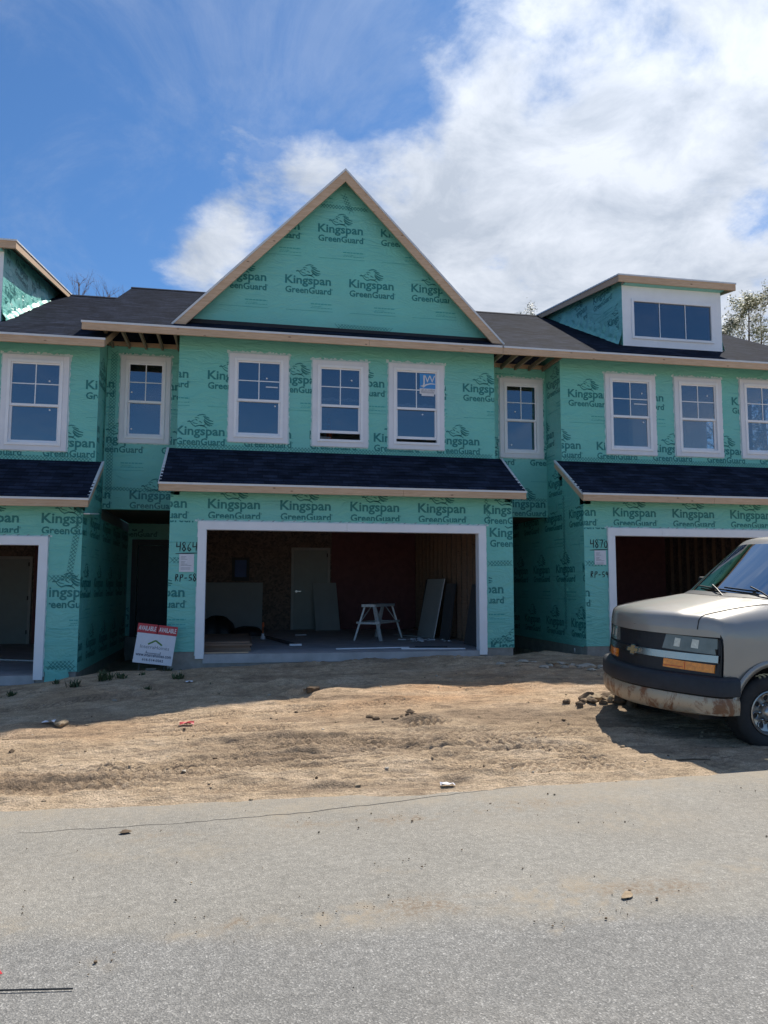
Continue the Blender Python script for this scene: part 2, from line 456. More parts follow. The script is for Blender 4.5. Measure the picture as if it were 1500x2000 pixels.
def ribbon(pts, w):                      # tapered stroke as quads
    out = []; n = len(pts)
    def wd(k): return w*(0.35+0.65*math.sin(math.pi*min(max((k+0.35)/(n-0.3), 0), 1)))
    L_ = []; R_ = []
    for k in range(n):
        a = pts[max(k-1, 0)]; b = pts[min(k+1, n-1)]; dx, dy = b[0]-a[0], b[1]-a[1]; l = math.hypot(dx, dy) or 1
        nx, ny = -dy/l*wd(k)/2, dx/l*wd(k)/2
        L_.append((pts[k][0]+nx, pts[k][1]+ny)); R_.append((pts[k][0]-nx, pts[k][1]-ny))
    for k in range(n-1): out.append([R_[k], R_[k+1], L_[k+1], L_[k]])
    return out


def logo_polys():
    P = fit_text('Kingspan', 0, 0.895, 0, 0.16, 0.025) + fit_text('.', 0.903, 0.92, 0, 0.018)
    P += fit_text('GreenGuard', 0.005, 0.90, -0.185, 0.122, 0.028) + fit_text('®', 0.905, 0.93, -0.10, 0.03)
    k = 0.92/1010
    def C(pts): return [((x-215)*k, (490-y + 0.064*(x-215))*k) for x, y in pts]
    for pts, w in (([(640, 120), (690, 100), (750, 92), (815, 112)], 24), ([(752, 128), (800, 145), (850, 160), (885, 178)], 26),
                   ([(775, 160), (830, 190), (890, 225), (962, 246)], 30), ([(775, 195), (825, 240), (890, 280), (968, 296)], 32),
                   ([(778, 235), (825, 285), (880, 318), (945, 328)], 28), ([(770, 215), (800, 275), (850, 325), (900, 345)], 18),
                   ([(590, 165), (620, 148), (685, 172)], 18), ([(600, 188), (622, 196), (645, 218)], 26), ([(675, 232), (705, 245), (742, 272)], 22),
                   ([(445, 235), (480, 225), (525, 245)], 36), ([(515, 245), (545, 220), (590, 198)], 16),
                   ([(512, 255), (555, 305), (605, 338), (680, 318), (745, 325), (800, 352), (840, 385)], 28),
                   ([(540, 240), (580, 265), (650, 285)], 18), ([(700, 330), (770, 330), (810, 300)], 22)):
        P += ribbon(C(pts), w*k)
    return P


LOGO = logo_polys()
FINE = []
for (x0, x1, y, h) in ((0.50, 0.92, -0.40, 0.022), (0.52, 0.72, -0.445, 0.010), (0.5, 0.92, -0.475, 0.012), (0.02, 0.93, -0.535, 0.008)):
    x = x0
    rr = random.Random(int(x0*100+y*1000))
    while x < x1:
        w = min(rr.uniform(0.02, 0.07), x1-x) if h > 0.009 else x1-x0
        FINE.append([(x, y), (x+w, y), (x+w, y+h), (x, y+h)]); x += w + 0.012


def clip_half(poly, a, b, c):            # keep a*x+b*y<=c
    out = []
    for i in range(len(poly)):
        p, q = poly[i], poly[(i+1) % len(poly)]
        dp, dq = a*p[0]+b*p[1]-c, a*q[0]+b*q[1]-c
        if dp <= 0: out.append(p)
        if (dp < 0 < dq) or (dq < 0 < dp):
            t = dp/(dp-dq); out.append((p[0]+(q[0]-p[0])*t, p[1]+(q[1]-p[1])*t))
    return out


def clip_rect(poly, r):
    for h in ((-1, 0, -r[0]), (1, 0, r[1]), (0, -1, -r[2]), (0, 1, r[3])):
        if len(poly) < 3: return []
        poly = clip_half(poly, *h)
    return poly if len(poly) >= 3 else []


def regions(rect, holes):                # rect minus holes -> list of rects
    rs = [rect]
    for h in holes:
        nr = []
        for r in rs:
            if h[0] >= r[1] or h[1] <= r[0] or h[2] >= r[3] or h[3] <= r[2]: nr.append(r); continue
            if h[0] > r[0]: nr.append((r[0], h[0], r[2], r[3]))
            if h[1] < r[1]: nr.append((h[1], r[1], r[2], r[3]))
            a, b = max(h[0], r[0]), min(h[1], r[1])
            if h[2] > r[2]: nr.append((a, b, r[2], h[2]))
            if h[3] < r[3]: nr.append((a, b, h[3], r[3]))
        rs = nr
    return rs


def put_polys(mb, to3, polys, du, dv, rs, halves=(), m=1, s=1.0):
    for P in polys:
        Q = [(du+p[0]*s, dv+p[1]*s) for p in P]
        x0 = min(p[0] for p in Q); x1 = max(p[0] for p in Q); y0 = min(p[1] for p in Q); y1 = max(p[1] for p in Q)
        for r in rs:
            if x1 <= r[0] or x0 >= r[1] or y1 <= r[2] or y0 >= r[3]: continue
            q = Q
            if x0 < r[0] or x1 > r[1] or y0 < r[2] or y1 > r[3]: q = clip_rect(Q, r)
            for h in halves:
                if len(q) >= 3: q = clip_half(q, *h)
            if len(q) >= 3: mb.face([to3(*p) for p in q], m)


def wrap_print(mb, to3, rect, holes=(), u0=0.0, v0=0.0, pitch=1.245, row=1.06, halves=(), shift=0.56, m=1, mf=2):
    rs = regions(rect, holes)
    n0 = math.floor((rect[2]-v0)/row)-1; n1 = math.ceil((rect[3]-v0)/row)+1
    for n in range(n0, n1+1):
        off = u0 + (shift if n % 2 else 0.0)
        k0 = math.floor((rect[0]-off)/pitch)-1; k1 = math.ceil((rect[1]-off)/pitch)+1
        for k in range(k0, k1+1):
            du, dv = off+k*pitch, v0+n*row
            if du > rect[1] or du+0.95 < rect[0] or dv-0.56 > rect[3] or dv+0.4 < rect[2]: continue
            put_polys(mb, to3, LOGO, du, dv, rs, halves, m); put_polys(mb, to3, FINE, du, dv, rs, halves, mf)


def hatch(mb, to3, p, q, w=0.10, step=0.062, t=0.008, m=1, holes=()):     # cross-hatched seam tape between 2D points
    dx, dy = q[0]-p[0], q[1]-p[1]; L_ = math.hypot(dx, dy); ex, ey = dx/L_, dy/L_; nx, ny = -ey, ex
    def T(a, b): return (p[0]+ex*a+nx*b, p[1]+ey*a+ny*b)
    a = 0.0
    while a + w < L_:
        for (b0, b1) in ((-w/2, w/2), (w/2, -w/2)):
            c = T(a+w/2, 0)
            if any(h[0] < c[0] < h[1] and h[2] < c[1] < h[3] for h in holes): continue
            P = [T(a, b0), T(a+t*1.4, b0), T(a+w+t*1.4, b1), T(a+w, b1)]
            mb.face([to3(*x) for x in P], m)
        a += step


def wall(mb, to3, rect, holes=(), thick=0.15, m=0):
    """solid wall panel with rectangular openings; to3(a,b,t): t runs into the wall"""
    xs = sorted({rect[0], rect[1]} | {v for h in holes for v in h[:2] if rect[0] < v < rect[1]})
    zs = sorted({rect[2], rect[3]} | {v for h in holes for v in h[2:] if rect[2] < v < rect[3]})
    occ = {}
    for i in range(len(xs)-1):
        for j in range(len(zs)-1):
            cx, cz = (xs[i]+xs[i+1])/2, (zs[j]+zs[j+1])/2
            occ[i, j] = not any(h[0] < cx < h[1] and h[2] < cz < h[3] for h in holes)
    for (i, j), ok in occ.items():
        if not ok: continue
        a0, a1, b0, b1 = xs[i], xs[i+1], zs[j], zs[j+1]
        mb.face([to3(a0, b0, 0), to3(a1, b0, 0), to3(a1, b1, 0), to3(a0, b1, 0)], m)
        mb.face([to3(a0, b1, thick), to3(a1, b1, thick), to3(a1, b0, thick), to3(a0, b0, thick)], m)
        for (di, dj, e) in ((-1, 0, ((a0, b0), (a0, b1))), (1, 0, ((a1, b0), (a1, b1))), (0, -1, ((a0, b0), (a1, b0))), (0, 1, ((a0, b1), (a1, b1)))):
            if not occ.get((i+di, j+dj), False):
                (p, q) = e; mb.face([to3(*p, 0), to3(*q, 0), to3(*q, thick), to3(*p, thick)], m)


def strokes(mb, to3, segs, w, m=0):
    for s_ in segs:
        pts = []
        for i in range(len(s_)-1):
            for k in range(4): t = k/4; pts.append((s_[i][0]*(1-t)+s_[i+1][0]*t, s_[i][1]*(1-t)+s_[i+1][1]*t))
        pts.append(s_[-1])
        for q in ribbon(pts, w): mb.face([to3(*p) for p in q], m)


HAND = {  # hand-drawn marker characters on a 1 x 1.4 cell
    '4': [[(0.1, 1.4), (0.08, 0.65), (0.75, 0.75)], [(0.8, 1.4), (0.72, 0.0)]],
    '8': [[(0.75, 1.15), (0.45, 1.38), (0.15, 1.1), (0.45, 0.75), (0.78, 0.35), (0.45, 0.02), (0.12, 0.35), (0.42, 0.72), (0.75, 1.15)]],
    '6': [[(0.7, 1.4), (0.25, 0.85), (0.12, 0.35), (0.45, 0.05), (0.75, 0.3), (0.45, 0.55), (0.15, 0.4)]],
    '7': [[(0.05, 1.25), (0.8, 1.3), (0.35, 0.0)]],
    '0': [[(0.45, 1.2), (0.1, 0.75), (0.2, 0.15), (0.6, 0.1), (0.8, 0.6), (0.6, 1.15), (0.45, 1.2)]],
    '5': [[(0.2, 1.1), (0.85, 1.15)], [(0.25, 1.1), (0.22, 0.65), (0.7, 0.6), (0.75, 0.25), (0.1, 0.1)]],
    '9': [[(0.7, 1.0), (0.35, 1.15), (0.15, 0.8), (0.45, 0.6), (0.72, 0.95), (0.6, 0.0)]],
    'R': [[(0.15, 0.0), (0.25, 1.3)], [(0.15, 1.2), (0.65, 1.2), (0.65, 0.8), (0.25, 0.65), (0.75, 0.0)]],
    'P': [[(0.15, -0.1), (0.3, 1.2)], [(0.2, 1.15), (0.85, 1.15), (0.75, 0.75), (0.3, 0.65)]],
    'B': [[(0.2, 0.05), (0.25, 1.1)], [(0.2, 1.05), (0.7, 1.0), (0.6, 0.65), (0.3, 0.6), (0.8, 0.4), (0.7, 0.1), (0.2, 0.05)]],
    '-': [[(0.1, 0.55), (0.8, 0.6)]],
}


def hand(mb, to3, text, x0, x1, z0, h, w=0.012, m=0, underline=False):
    n = len(text); cw = (x1-x0)/n
    for k, ch in enumerate(text):
        strokes(mb, to3, [[(x0+k*cw+p[0]*cw*0.95, z0+p[1]/1.4*h) for p in s_] for s_ in HAND[ch]], w, m)
    if underline: strokes(mb, to3, [[(x0-0.01, z0-0.04), (x1, z0-0.025)]], w, m)


def shingles(mb, O, A, B, la, lb, exposure=0.145, lift=0.006, m=0, u0=0.0, clipf=None):
    """courses of shingles; O eave start, A unit along eave, B unit up the slope"""
    O, A, B = Vector(O), Vector(A), Vector(B); N = A.cross(B).normalized()
    if N.z < 0: N = -N
    n = max(1, int(round(lb/exposure))); e = lb/n
    for k in range(n):
        v0, v1 = k*e, (k+1)*e
        a0, a1 = (0, la) if clipf is None else clipf((v0+v1)/2)
        if a1-a0 < 0.02: continue
        p = [O+A*a0+B*v0+N*lift, O+A*a1+B*v0+N*lift, O+A*a1+B*v1, O+A*a0+B*v1]
        mb.face(p, m, [(u0+a0, k*exposure+0.004), (u0+a1, k*exposure+0.004), (u0+a1, (k+1)*exposure-0.001), (u0+a0, (k+1)*exposure-0.001)])
        mb.face([O+A*a0+B*v0, O+A*a1+B*v0, p[1], p[0]], m, [(u0+a0, k*exposure), (u0+a1, k*exposure), (u0+a1, k*exposure+.003), (u0+a0, k*exposure+.003)])

# ------------------------------------------------------------------ townhouses
EAVE_Y, EAVE_Z, SLOPE, RIDGE_Y = 0.42, 5.845, 0.5, 6.0
def roof_z(y): return EAVE_Z + SLOPE*(y-EAVE_Y)
GX0, GX1, GZ, GPX, GPZ = -0.76, 5.69, 5.985, 2.465, 9.33
PW_MATS = None
NORM = math.sqrt(1+SLOPE*SLOPE)


def ring(mb, x0, x1, z0, z1, w, y0, y1, m=0):
    ww = w if isinstance(w, (tuple, list)) else (w, w, w, w)    # left right bottom top
    mb.box(x0, x0+ww[0], y0, y1, z0, z1, m); mb.box(x1-ww[1], x1, y0, y1, z0, z1, m)
    mb.box(x0+ww[0], x1-ww[1], y0, y1, z0, z0+ww[2], m); mb.box(x0+ww[0], x1-ww[1], y0, y1, z1-ww[3], z1, m)


def tape_ring(x0, x1, z0, z1, y, seed, w=0.06):
    rnd = random.Random(seed); mb = MB()
    def strip(p, q, nx, nz):
        n = 22
        for k in range(n):
            a, b = k/n, (k+1)/n
            P = [(p[0]+(q[0]-p[0])*t, p[1]+(q[1]-p[1])*t) for t in (a, b)]
            o = [rnd.uniform(0.25, 1.0)*w for _ in (0, 1)]
            mb.face([(P[0][0], y, P[0][1]), (P[1][0], y, P[1][1]), (P[1][0]+nx*o[1], y, P[1][1]+nz*o[1]), (P[0][0]+nx*o[0], y, P[0][1]+nz*o[0])])
    strip((x0-0.05, z1), (x1+0.05, z1), 0, 1.15); strip((x0, z0), (x0, z1), -0.55, 0); strip((x1, z0), (x1, z1), 0.6, 0); strip((x0, z0), (x1, z0), 0, -0.35)
    return mb


def sash_window(parent, x0, x1, z0, z1, Y, raise_=0.0, dots=(), sticker=None, streak=None, seed=1):
    c = MB(); ring(c, x0, x1, z0, z1, (0.10, 0.10, 0.095, 0.10), Y-0.032, Y+0.02)
    w = c.build('window', M['casing'], parent, bevel=0.004)
    a0, a1, b0, b1 = x0+0.10, x1-0.10, z0+0.095, z1-0.10
    fr = MB(); ring(fr, a0-0.004, a1+0.004, b0-0.004, b1+0.004, (0.052, 0.052, 0.05, 0.05), Y-0.052, Y+0.06); fr.build('frame', M['white'], w, bevel=0.004)
    a0 += 0.048; a1 -= 0.048; b0 += 0.046; b1 -= 0.046
    mid = b0 + (b1-b0)*0.47
    up = MB(); ring(up, a0, a1, mid-0.02, b1, (0.022, 0.022, 0.045, 0.022), Y-0.015, Y+0.012)
    up.build('sash', M['white'], w)
    lo = MB(); ring(lo, a0, a1, b0+raise_, mid+0.022+raise_, (0.035, 0.035, 0.05, 0.045), Y+0.016, Y+0.045)
    if raise_:
        for xx in (0.3, 0.72): lo.box(a0+(a1-a0)*xx-0.04, a0+(a1-a0)*xx+0.04, Y+0.02, Y+0.05, mid+raise_+0.022, mid+raise_+0.045)
    lo.build('sash', M['white'], w)
    mu = MB(); cx = (a0+a1)/2; cz = (mid+b1)/2 + 0.005
    mu.box(cx-0.009, cx+0.009, Y-0.006, Y-0.002, mid+0.02, b1-0.02); mu.box(a0+0.02, a1-0.02, Y-0.0055, Y-0.0025, cz-0.009, cz+0.009)
    mu.build('muntin', M['white'], w)
    g = MB(); g.box(a0+0.018, a1-0.018, Y+0.001, Y+0.005, mid+0.02, b1-0.018); g.build('pane', M['glass'], w)
    g = MB(); g.box(a0+0.03, a1-0.03, Y+0.028, Y+0.032, b0+raise_+0.045, mid-0.02+raise_); g.build('pane', M['glass'], w)
    for (fx, fz) in dots:
        d = MB(); y = Y-0.004 if fz > 0.5 else Y+0.024
        d.lathe([(0.0, -0.002), (0.017, -0.002), (0.017, 0.0)], 10, (a0+(a1-a0)*fx, y, b0+(b1-b0)*fz), 'y')
        d.build('glazing_dot', M['white_paper'], w)
    if streak:
        d = MB(); d.box(a0+(a1-a0)*streak[0], a0+(a1-a0)*streak[1], Y-0.004, Y-0.002, b0+(b1-b0)*streak[2], b0+(b1-b0)*streak[2]+0.022)
        d.build('label_strip', M['white_paper'], w)
    if sticker:
        s = MB(); sx0, sx1, sz0, sz1 = cx+0.065, a1-0.02, b1-0.34, b1-0.035; y = Y-0.008
        s.box(sx0, sx1, y, y+0.002, sz0, sz1, 0); s.box(sx0, sx1, y-0.001, y+0.001, sz0-0.105, sz0+0.004, 1); s.box(sx0+0.04, sx1-0.03, y-0.001, y+0.001, sz0-0.145, sz0-0.105, 1)
        t3 = lambda a, b: (a, y-0.003, b)
        for P in fit_text('J', sx0+0.035, sx0+0.105, sz0+0.10, 0.17, 0.0) + fit_text('W', sx0+0.10, sx1-0.01, sz0+0.13, 0.14, 0.0): s.face([t3(*p) for p in P], 1)
        for P in ribbon([(sx0+0.02, sz0+0.055), (sx0+0.08, sz0+0.035), (sx0+0.13, sz0+0.08), (sx0+0.22, sz0+0.105), (sx1-0.01, sz0+0.10)], 0.03): s.face([t3(*p) for p in P], 1)
        for P in fit_text('JELD-WEN', sx0+0.03, sx1-0.02, sz0-0.045, 0.032, 0.0): s.face([t3(*p) for p in P], 2)
        for k in range(2): s.face([t3(sx0+0.03, sz0-0.065-k*0.02), t3(sx1-0.03, sz0-0.065-k*0.02), t3(sx1-0.03, sz0-0.057-k*0.02), t3(sx0+0.03, sz0-0.057-k*0.02)], 2)
        s.build('sticker', [M['sticker_blue'], M['white_paper'], M['ink_grey']], w, recalc=False)
    tape_ring(x0, x1, z0, z1, Y-0.005, seed).build('flashing_tape', M['tape'], w, recalc=False)
    return w


def fascia_run(parent, x0, x1, y, ztop, drip=0.035, lum=0.135, joints=()):
    f = MB(); xs = [x0, *joints, x1]
    for a, b in zip(xs[:-1], xs[1:]): f.box(a+0.002, b-0.002, y, y+0.038, ztop-drip-lum, ztop-drip+0.01)
    f.build('fascia', M['lumber'], parent, bevel=0.003)
    d = MB(); d.box(x0-0.012, x1+0.012, y-0.014, y+0.03, ztop-drip-0.004, ztop-0.004); d.build('drip_edge', M['drip'], parent)


def build_unit(name, label, dx, dz, kind, wins, rec, u0, v0, roof_x0, roof_x1, eave_x0, eave_x1, number=None):
    root = empty(name, (dx, 0, dz)); tag(root, label, 'townhouse', 'attached townhouses under construction')
    WM = [M['wrap'], M['print'], M['print_fine'], M['ink']]
    gholes = [(-0.02, 4.90, -1, 2.15)]
    # ---- garage front wall
    mb = MB()
    wall(mb, lambda a, b, t: (a, t, b), (-0.62, 5.55, 0.05, 3.02), gholes)
    F = lambda a, b: (a, -0.003, b); F2 = lambda a, b: (a, -0.0045, b)
    vis = [(-0.19, 5.07, -1, 2.33)]
    wrap_print(mb, F, (-0.615, 5.545, 2.28, 2.80), vis, u0=u0, v0=v0, row=5)
    wrap_print(mb, F, (-0.615, -0.19, 0.06, 2.28), (), u0=u0 if kind == 'centre' else -0.18, v0=0.98, row=1.46)
    if kind == 'left': wrap_print(mb, F, (5.07, 5.545, 0.06, 2.28), (), u0=u0, v0=1.28, row=5)
    else: wrap_print(mb, F, (5.07, 5.545, 0.06, 2.28), (), u0=5.10, v0=2.08, row=1.04, shift=-0.64)
    hatch(mb, F2, (5.05, 1.58), (5.54, 1.60), m=1); hatch(mb, F2, (-0.61, 1.60), (-0.2, 1.595), m=1); hatch(mb, F2, (5.09, 0.17), (5.54, 0.19), m=1)
    if kind == 'left':
        hatch(mb, F2, (5.52, 2.78), (5.36, 1.55), m=1); hatch(mb, F2, (5.06, 0.10), (5.54, 0.10), m=1, w=0.08)
    else: hatch(mb, F2, (4.98+0.05, 2.8), (5.10, 2.33), m=1, w=0.07)
    if number:
        hand(mb, F2, number[0], number[2], number[3], number[4], 0.165, 0.021, 3, True)
        hand(mb, F2, number[1], number[2]-0.01, number[3], number[5], 0.135, 0.019, 3)
    mb.build('garage_wall', WM, root, recalc=False)
    # ---- side walls of the garage wing
    for nm, X, sgn in (('side_wall', 5.55, 1), ('side_wall', -0.62, -1)):
        mb = MB(); inner = -0.15*sgn
        t3 = (lambda a, b, t, X=X, sgn=sgn: (X - sgn*t, a, b))
        wall(mb, t3, (0.15, 5.3, 0.03, 2.72)); wall(mb, t3, (1.10, 1.72 if sgn > 0 else 2.2, 2.72, 6.10))
        mb.solid([(X, 0.0, 2.722), (X, 1.098, 2.722), (X, 1.098, 3.68), (X, 0.0, 3.04)], [(X+inner, 0.0, 2.722), (X+inner, 1.098, 2.722), (X+inner, 1.098, 3.68), (X+inner, 0.0, 3.04)], 0)
        o3 = (lambda a, b, X=X, sgn=sgn: (X + sgn*0.003, a*sgn, b))
        rct = (0.0, 5.2, 0.05, 2.70) if sgn > 0 else (-5.2, -0.0, 0.05, 2.70)
        wrap_print(mb, o3, rct, u0=u0-5.55+0.1 if sgn > 0 else 0.62+u0, v0=v0)
        rct = (1.0, 1.71, 2.73, 5.75) if sgn > 0 else (-1.71, -0.96, 2.73, 5.75)
        wrap_print(mb, o3, rct, u0=u0-4.6 if sgn > 0 else u0+0.3, v0=v0-0.35)
        if kind == 'left' and sgn > 0: hatch(mb, o3, (1.60, 2.5), (1.62, 5.7), w=0.11)
        if kind == 'right' and sgn < 0: hatch(mb, o3, (-0.9, 0.3), (-0.9, 3.0), w=0.09)
        mb.build(nm, WM, root, recalc=False)
    # ---- upper front wall with window openings
    UY = 0.95; mb = MB()
    holes = [(w[0]+0.085, w[1]-0.085, w[2]+0.08, w[3]-0.085) for w in wins]
    wall(mb, lambda a, b, t: (a, UY+t, b), (-0.62, 5.55, 3.2, 5.98), holes)
    hp = [(w[0]+0.02, w[1]-0.02, w[2]+0.02, w[3]-0.02) for w in wins]
    U = lambda a, b: (a, UY-0.003, b); U2 = lambda a, b: (a, UY-0.0045, b)
    wrap_print(mb, U, (-0.615, 5.545, 3.66, 5.46), hp, u0={'centre': -0.65, 'right': 0.15, 'left': -0.35}[kind], v0=3.965, row=1.08, shift={'centre': 0.56, 'right': 0.64, 'left': 0.70}[kind])
    hatch(mb, U2, (-0.61, 3.755), (5.54, 3.745), w=0.085, m=1)
    mb.build('upper_wall', WM, root, recalc=False)
    # ---- recessed entry: wall over the porch, door wall, porch ceiling
    mb = MB(); RY = 1.72
    rh = (rec[0]+0.085, rec[1]-0.085, rec[2]+0.08, rec[3]-0.085)
    wall(mb, lambda a, b, t: (a, RY+t, b), (-2.03, -0.622, 2.62, 5.81), [rh])
    Q = lambda a, b: (a, RY-0.003, b); Q2 = lambda a, b: (a, RY-0.0045, b)
    wrap_print(mb, Q, (-2.02, -0.625, 2.64, 5.78), [(rec[0]+.02, rec[1]-.02, rec[2]+.02, rec[3]-.02)], u0=u0-0.30, v0=v0+0.32, row=1.08)
    hatch(mb, Q2, (-2.02, 3.02), (-0.63, 2.98), m=1, w=0.07)
    if kind == 'centre': hatch(mb, Q2, (-1.93, 2.8), (-1.90, 5.75), m=1, w=0.12)
    mb.build('recess_wall', WM, root, recalc=False)
    pl = MB(); pl.box(-2.02, -0.63, RY-0.02, RY+0.02, 5.812, 5.90); pl.build('top_plate', M['lumber'], root)
    rf = MB()
    for k in range(5):
        rf = MB(); x = -1.95 + k*0.31; rf.box(x, x+0.038, EAVE_Y+0.05, RY-0.021, 5.765, 5.855); rf.build('lookout_rafter', M['rafter'], root)
    mb = MB()
    wall(mb, lambda a, b, t: (a, 5.30+t, b), (-2.03, -0.62, 0.0, 2.64), [(-1.80, -0.76, -1, 2.12)])
    wrap_print(mb, lambda a, b: (a, 5.297, b), (-2.02, -0.63, 0.05, 2.5), [(-1.96, -0.62, -1, 2.25)], u0=u0+0.2, v0=v0)
    mb.build('entry_wall', WM, root, recalc=False)
    dm = MB(); ring(dm, -1.93, -0.63, -0.02, 2.25, (0.13, 0.13, 0.0001, 0.13), 5.25, 5.32); dm.build('entry_frame', M['frame_grey' if kind == 'left' else 'dark_trim'], root)
    dd = MB(); dd.box(-1.795, -0.765, 5.36, 5.41, 0.02, 2.115); dd.build('entry_door', M['dark_trim'], root)
    pc = MB(); pc.box(-2.028, -0.623, RY+0.151, 5.298, 2.63, 2.80); pc.build('porch_ceiling', M['osb_roof'], root)
    # ---- foundation and slab
    mb = MB()
    mb.box(-0.60, -0.02, 0.012, 0.25, -1.0, 0.048); mb.box(4.90, 5.53, 0.012, 0.25, -1.0, 0.048); mb.box(-0.02, 4.90, 0.016, 0.25, -1.0, -0.152)
    mb.box(5.36, 5.535, 0.25, 5.3, -1.0, 0.028); mb.box(-0.605, -0.42, 0.25, 5.3, -1.0, 0.028); mb.box(-2.03, -0.606, 5.27, 5.5, -1.0, -0.02)
    mb.build('foundation', M['concrete'], root)
    sl = MB(); sl.box(-0.018, 4.898, 0.0, 0.26, -0.15, 0.0); sl.box(-0.415, 5.355, 0.26, 7.4, -0.15, 0.0); sl.build('garage_slab', M['slab'], root)
    # ---- garage interior
    iw = MB()
    iw.box(-0.47, 3.02, 7.30, 7.42, 0, 2.75, 0); iw.box(3.02, 5.40, 7.30, 7.42, 0, 2.75, 1)
    iw.box(-0.468, -0.455, 0.16, 7.29, 0.001, 2.74, 0); iw.box(5.36, 5.398, 0.16, 7.29, 0.001, 2.74, 0)
    iw.build('garage_lining', [M['osb'], M['osb_red']], root)
    st = MB()
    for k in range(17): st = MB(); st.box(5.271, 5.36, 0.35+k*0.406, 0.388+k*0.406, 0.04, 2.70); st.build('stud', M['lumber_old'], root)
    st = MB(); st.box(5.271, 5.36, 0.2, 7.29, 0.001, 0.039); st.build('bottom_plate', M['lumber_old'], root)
    ce = MB(); ce.box(-0.47, 5.40, 0.155, 7.42, 2.755, 3.0); ce.build('garage_ceiling', M['drywall'], root)
    df = MB(); ring(df, 1.93, 2.98, 0.002, 2.20, (0.07, 0.07, 0.0001, 0.07), 7.25, 7.31)
    dr = df.build('garage_door_frame', M['frame_grey'], root)
    d = MB(); d.box(2.003, 2.907, 7.262, 7.298, 0.01, 2.128); d.build('door_leaf', M['door_grey'], dr)
    d = MB(); d.lathe([(0, -0.05), (0.03, -0.05), (0.03, 0.0)], 12, (2.07, 7.26, 1.02)); d.box(2.06, 2.19, 7.20, 7.22, 1.01, 1.035); d.box(2.055, 2.085, 7.21, 7.26, 1.01, 1.035); d.build('lever_handle', M['metal'], dr)
    for z in (0.25, 1.1, 1.95): d = MB(); d.box(2.885, 2.915, 7.24, 7.262, z, z+0.1); d.build('hinge', M['black'], dr)
    bx = MB(); bx.box(0.36, 0.82, 7.262, 7.30, 1.30, 1.92, 0); bx.box(0.44, 0.74, 7.245, 7.262, 1.40, 1.85, 1); bx.build('electric_panel', [M['board_dark'], M['blue_box']], root)
    # ---- garage trim
    mb = MB()
    mb.box(-0.145, 0.0, -0.034, -0.006, -0.07, 2.13); mb.box(4.88, 5.025, -0.034, -0.006, -0.07, 2.13)
    xs = [-0.145, 2.44, 5.025] if kind == 'centre' else [-0.145, 0.98, 5.025]
    for a, b in zip(xs[:-1], xs[1:]): mb.box(a, b-0.003, -0.034, -0.006, 2.13, 2.275)
    mb.box(-0.0195, 0.0, -0.005, 0.17, 0.001, 2.13); mb.box(4.88, 4.8995, -0.005, 0.17, 0.001, 2.13); mb.box(-0.0195, 4.8995, -0.005, 0.17, 2.131, 2.149)
    mb.build('garage_trim', M['white'], root, bevel=0.004)
    tp = MB(); rnd = random.Random(dx)
    n = 90
    o = [rnd.uniform(0.012, 0.030) for _ in range(n+1)]
    for k in range(n):
        a, b = -0.20+5.28*k/n, -0.20+5.28*(k+1)/n
        tp.face([(a, -0.0055, 2.27), (b, -0.0055, 2.27), (b, -0.0055, 2.275+o[k+1]), (a, -0.0055, 2.275+o[k])], 0)
    for X, s in ((-0.14, -1), (5.02, 1)):
        for k in range(44):
            a, b = -0.02+2.34*k/44, -0.02+2.34*(k+1)/44; w0, w1 = (o[k]*0.8, o[k+1]*0.8) if s > 0 or a > 1.98 or a < 1.1 else (0.006, 0.006)
            tp.face([(X, -0.0055, a), (X+s*w0, -0.0055, a), (X+s*w1, -0.0055, b), (X, -0.0055, b)], 0)
    for k in range(26):
        x = -0.1+k*0.2+rnd.uniform(-0.04, 0.04); z = 2.292+rnd.uniform(0, 0.012)
        for P in ribbon([(x, z-0.008), (x+0.02, z), (x+0.045, z+0.012)], 0.012): tp.face([(p[0], -0.0065, p[1]) for p in P], 1)
    tp.build('flashing_tape', [M['tape'], M['ink_grey']], root, recalc=False)
    # ---- pent roof over the garage
    PX0, PX1, PY, PZ, TZ = -0.785, 5.69, -0.34, 2.895, 3.705
    B = Vector((0, UY-PY, TZ-PZ)); lb = B.length; B.normalize()
    mb = MB(); shingles(mb, (PX0, PY, PZ), (1, 0, 0), B, PX1-PX0, lb, u0=dx)
    N = Vector((0, -B.z, B.y))
    for (a, b, m) in ((PX0+0.001, PX1-0.001, 1),):
        p = Vector((0, PY+0.002, PZ)) - N*0.002; q = p + B*(lb-0.004)
        mb.solid([(a, *p.yz), (b, *p.yz), (b, *(p-N*0.014).yz), (a, *(p-N*0.014).yz)], [(a, *q.yz), (b, *q.yz), (b, *(q-N*0.014).yz), (a, *(q-N*0.014).yz)], m)
    mb.build('pent_roof', [M['shingle'], M['osb_roof']], root, recalc=False)
    fascia_run(root, PX0, PX1, PY-0.022, PZ+0.004, 0.034, 0.118, (3.4,) if kind == 'centre' else (1.9,))
    for x in (PX0, PX1-0.038):
        rk = MB(); rd = MB()
        p = Vector((x, PY+0.02, PZ-0.025)); q = Vector((x, UY-0.006, TZ-0.028))
        for A_, mbx, h0, h1, xa, xb in ((0, rk, -0.115, 0, 0, 0.038), (1, rd, 0.0005, 0.038, -0.012 if x < 0 else 0.006, 0.032 if x < 0 else 0.05)):
            mbx.solid([(x+xa, p.y, p.z+h0), (x+xb, p.y, p.z+h0), (x+xb, p.y, p.z+h1), (x+xa, p.y, p.z+h1)], [(x+xa, q.y, q.z+h0), (x+xb, q.y, q.z+h0), (x+xb, q.y, q.z+h1), (x+xa, q.y, q.z+h1)])
        rk.build('rake_board', M['lumber'], root); rd.build('rake_drip_edge', M['drip'], root)
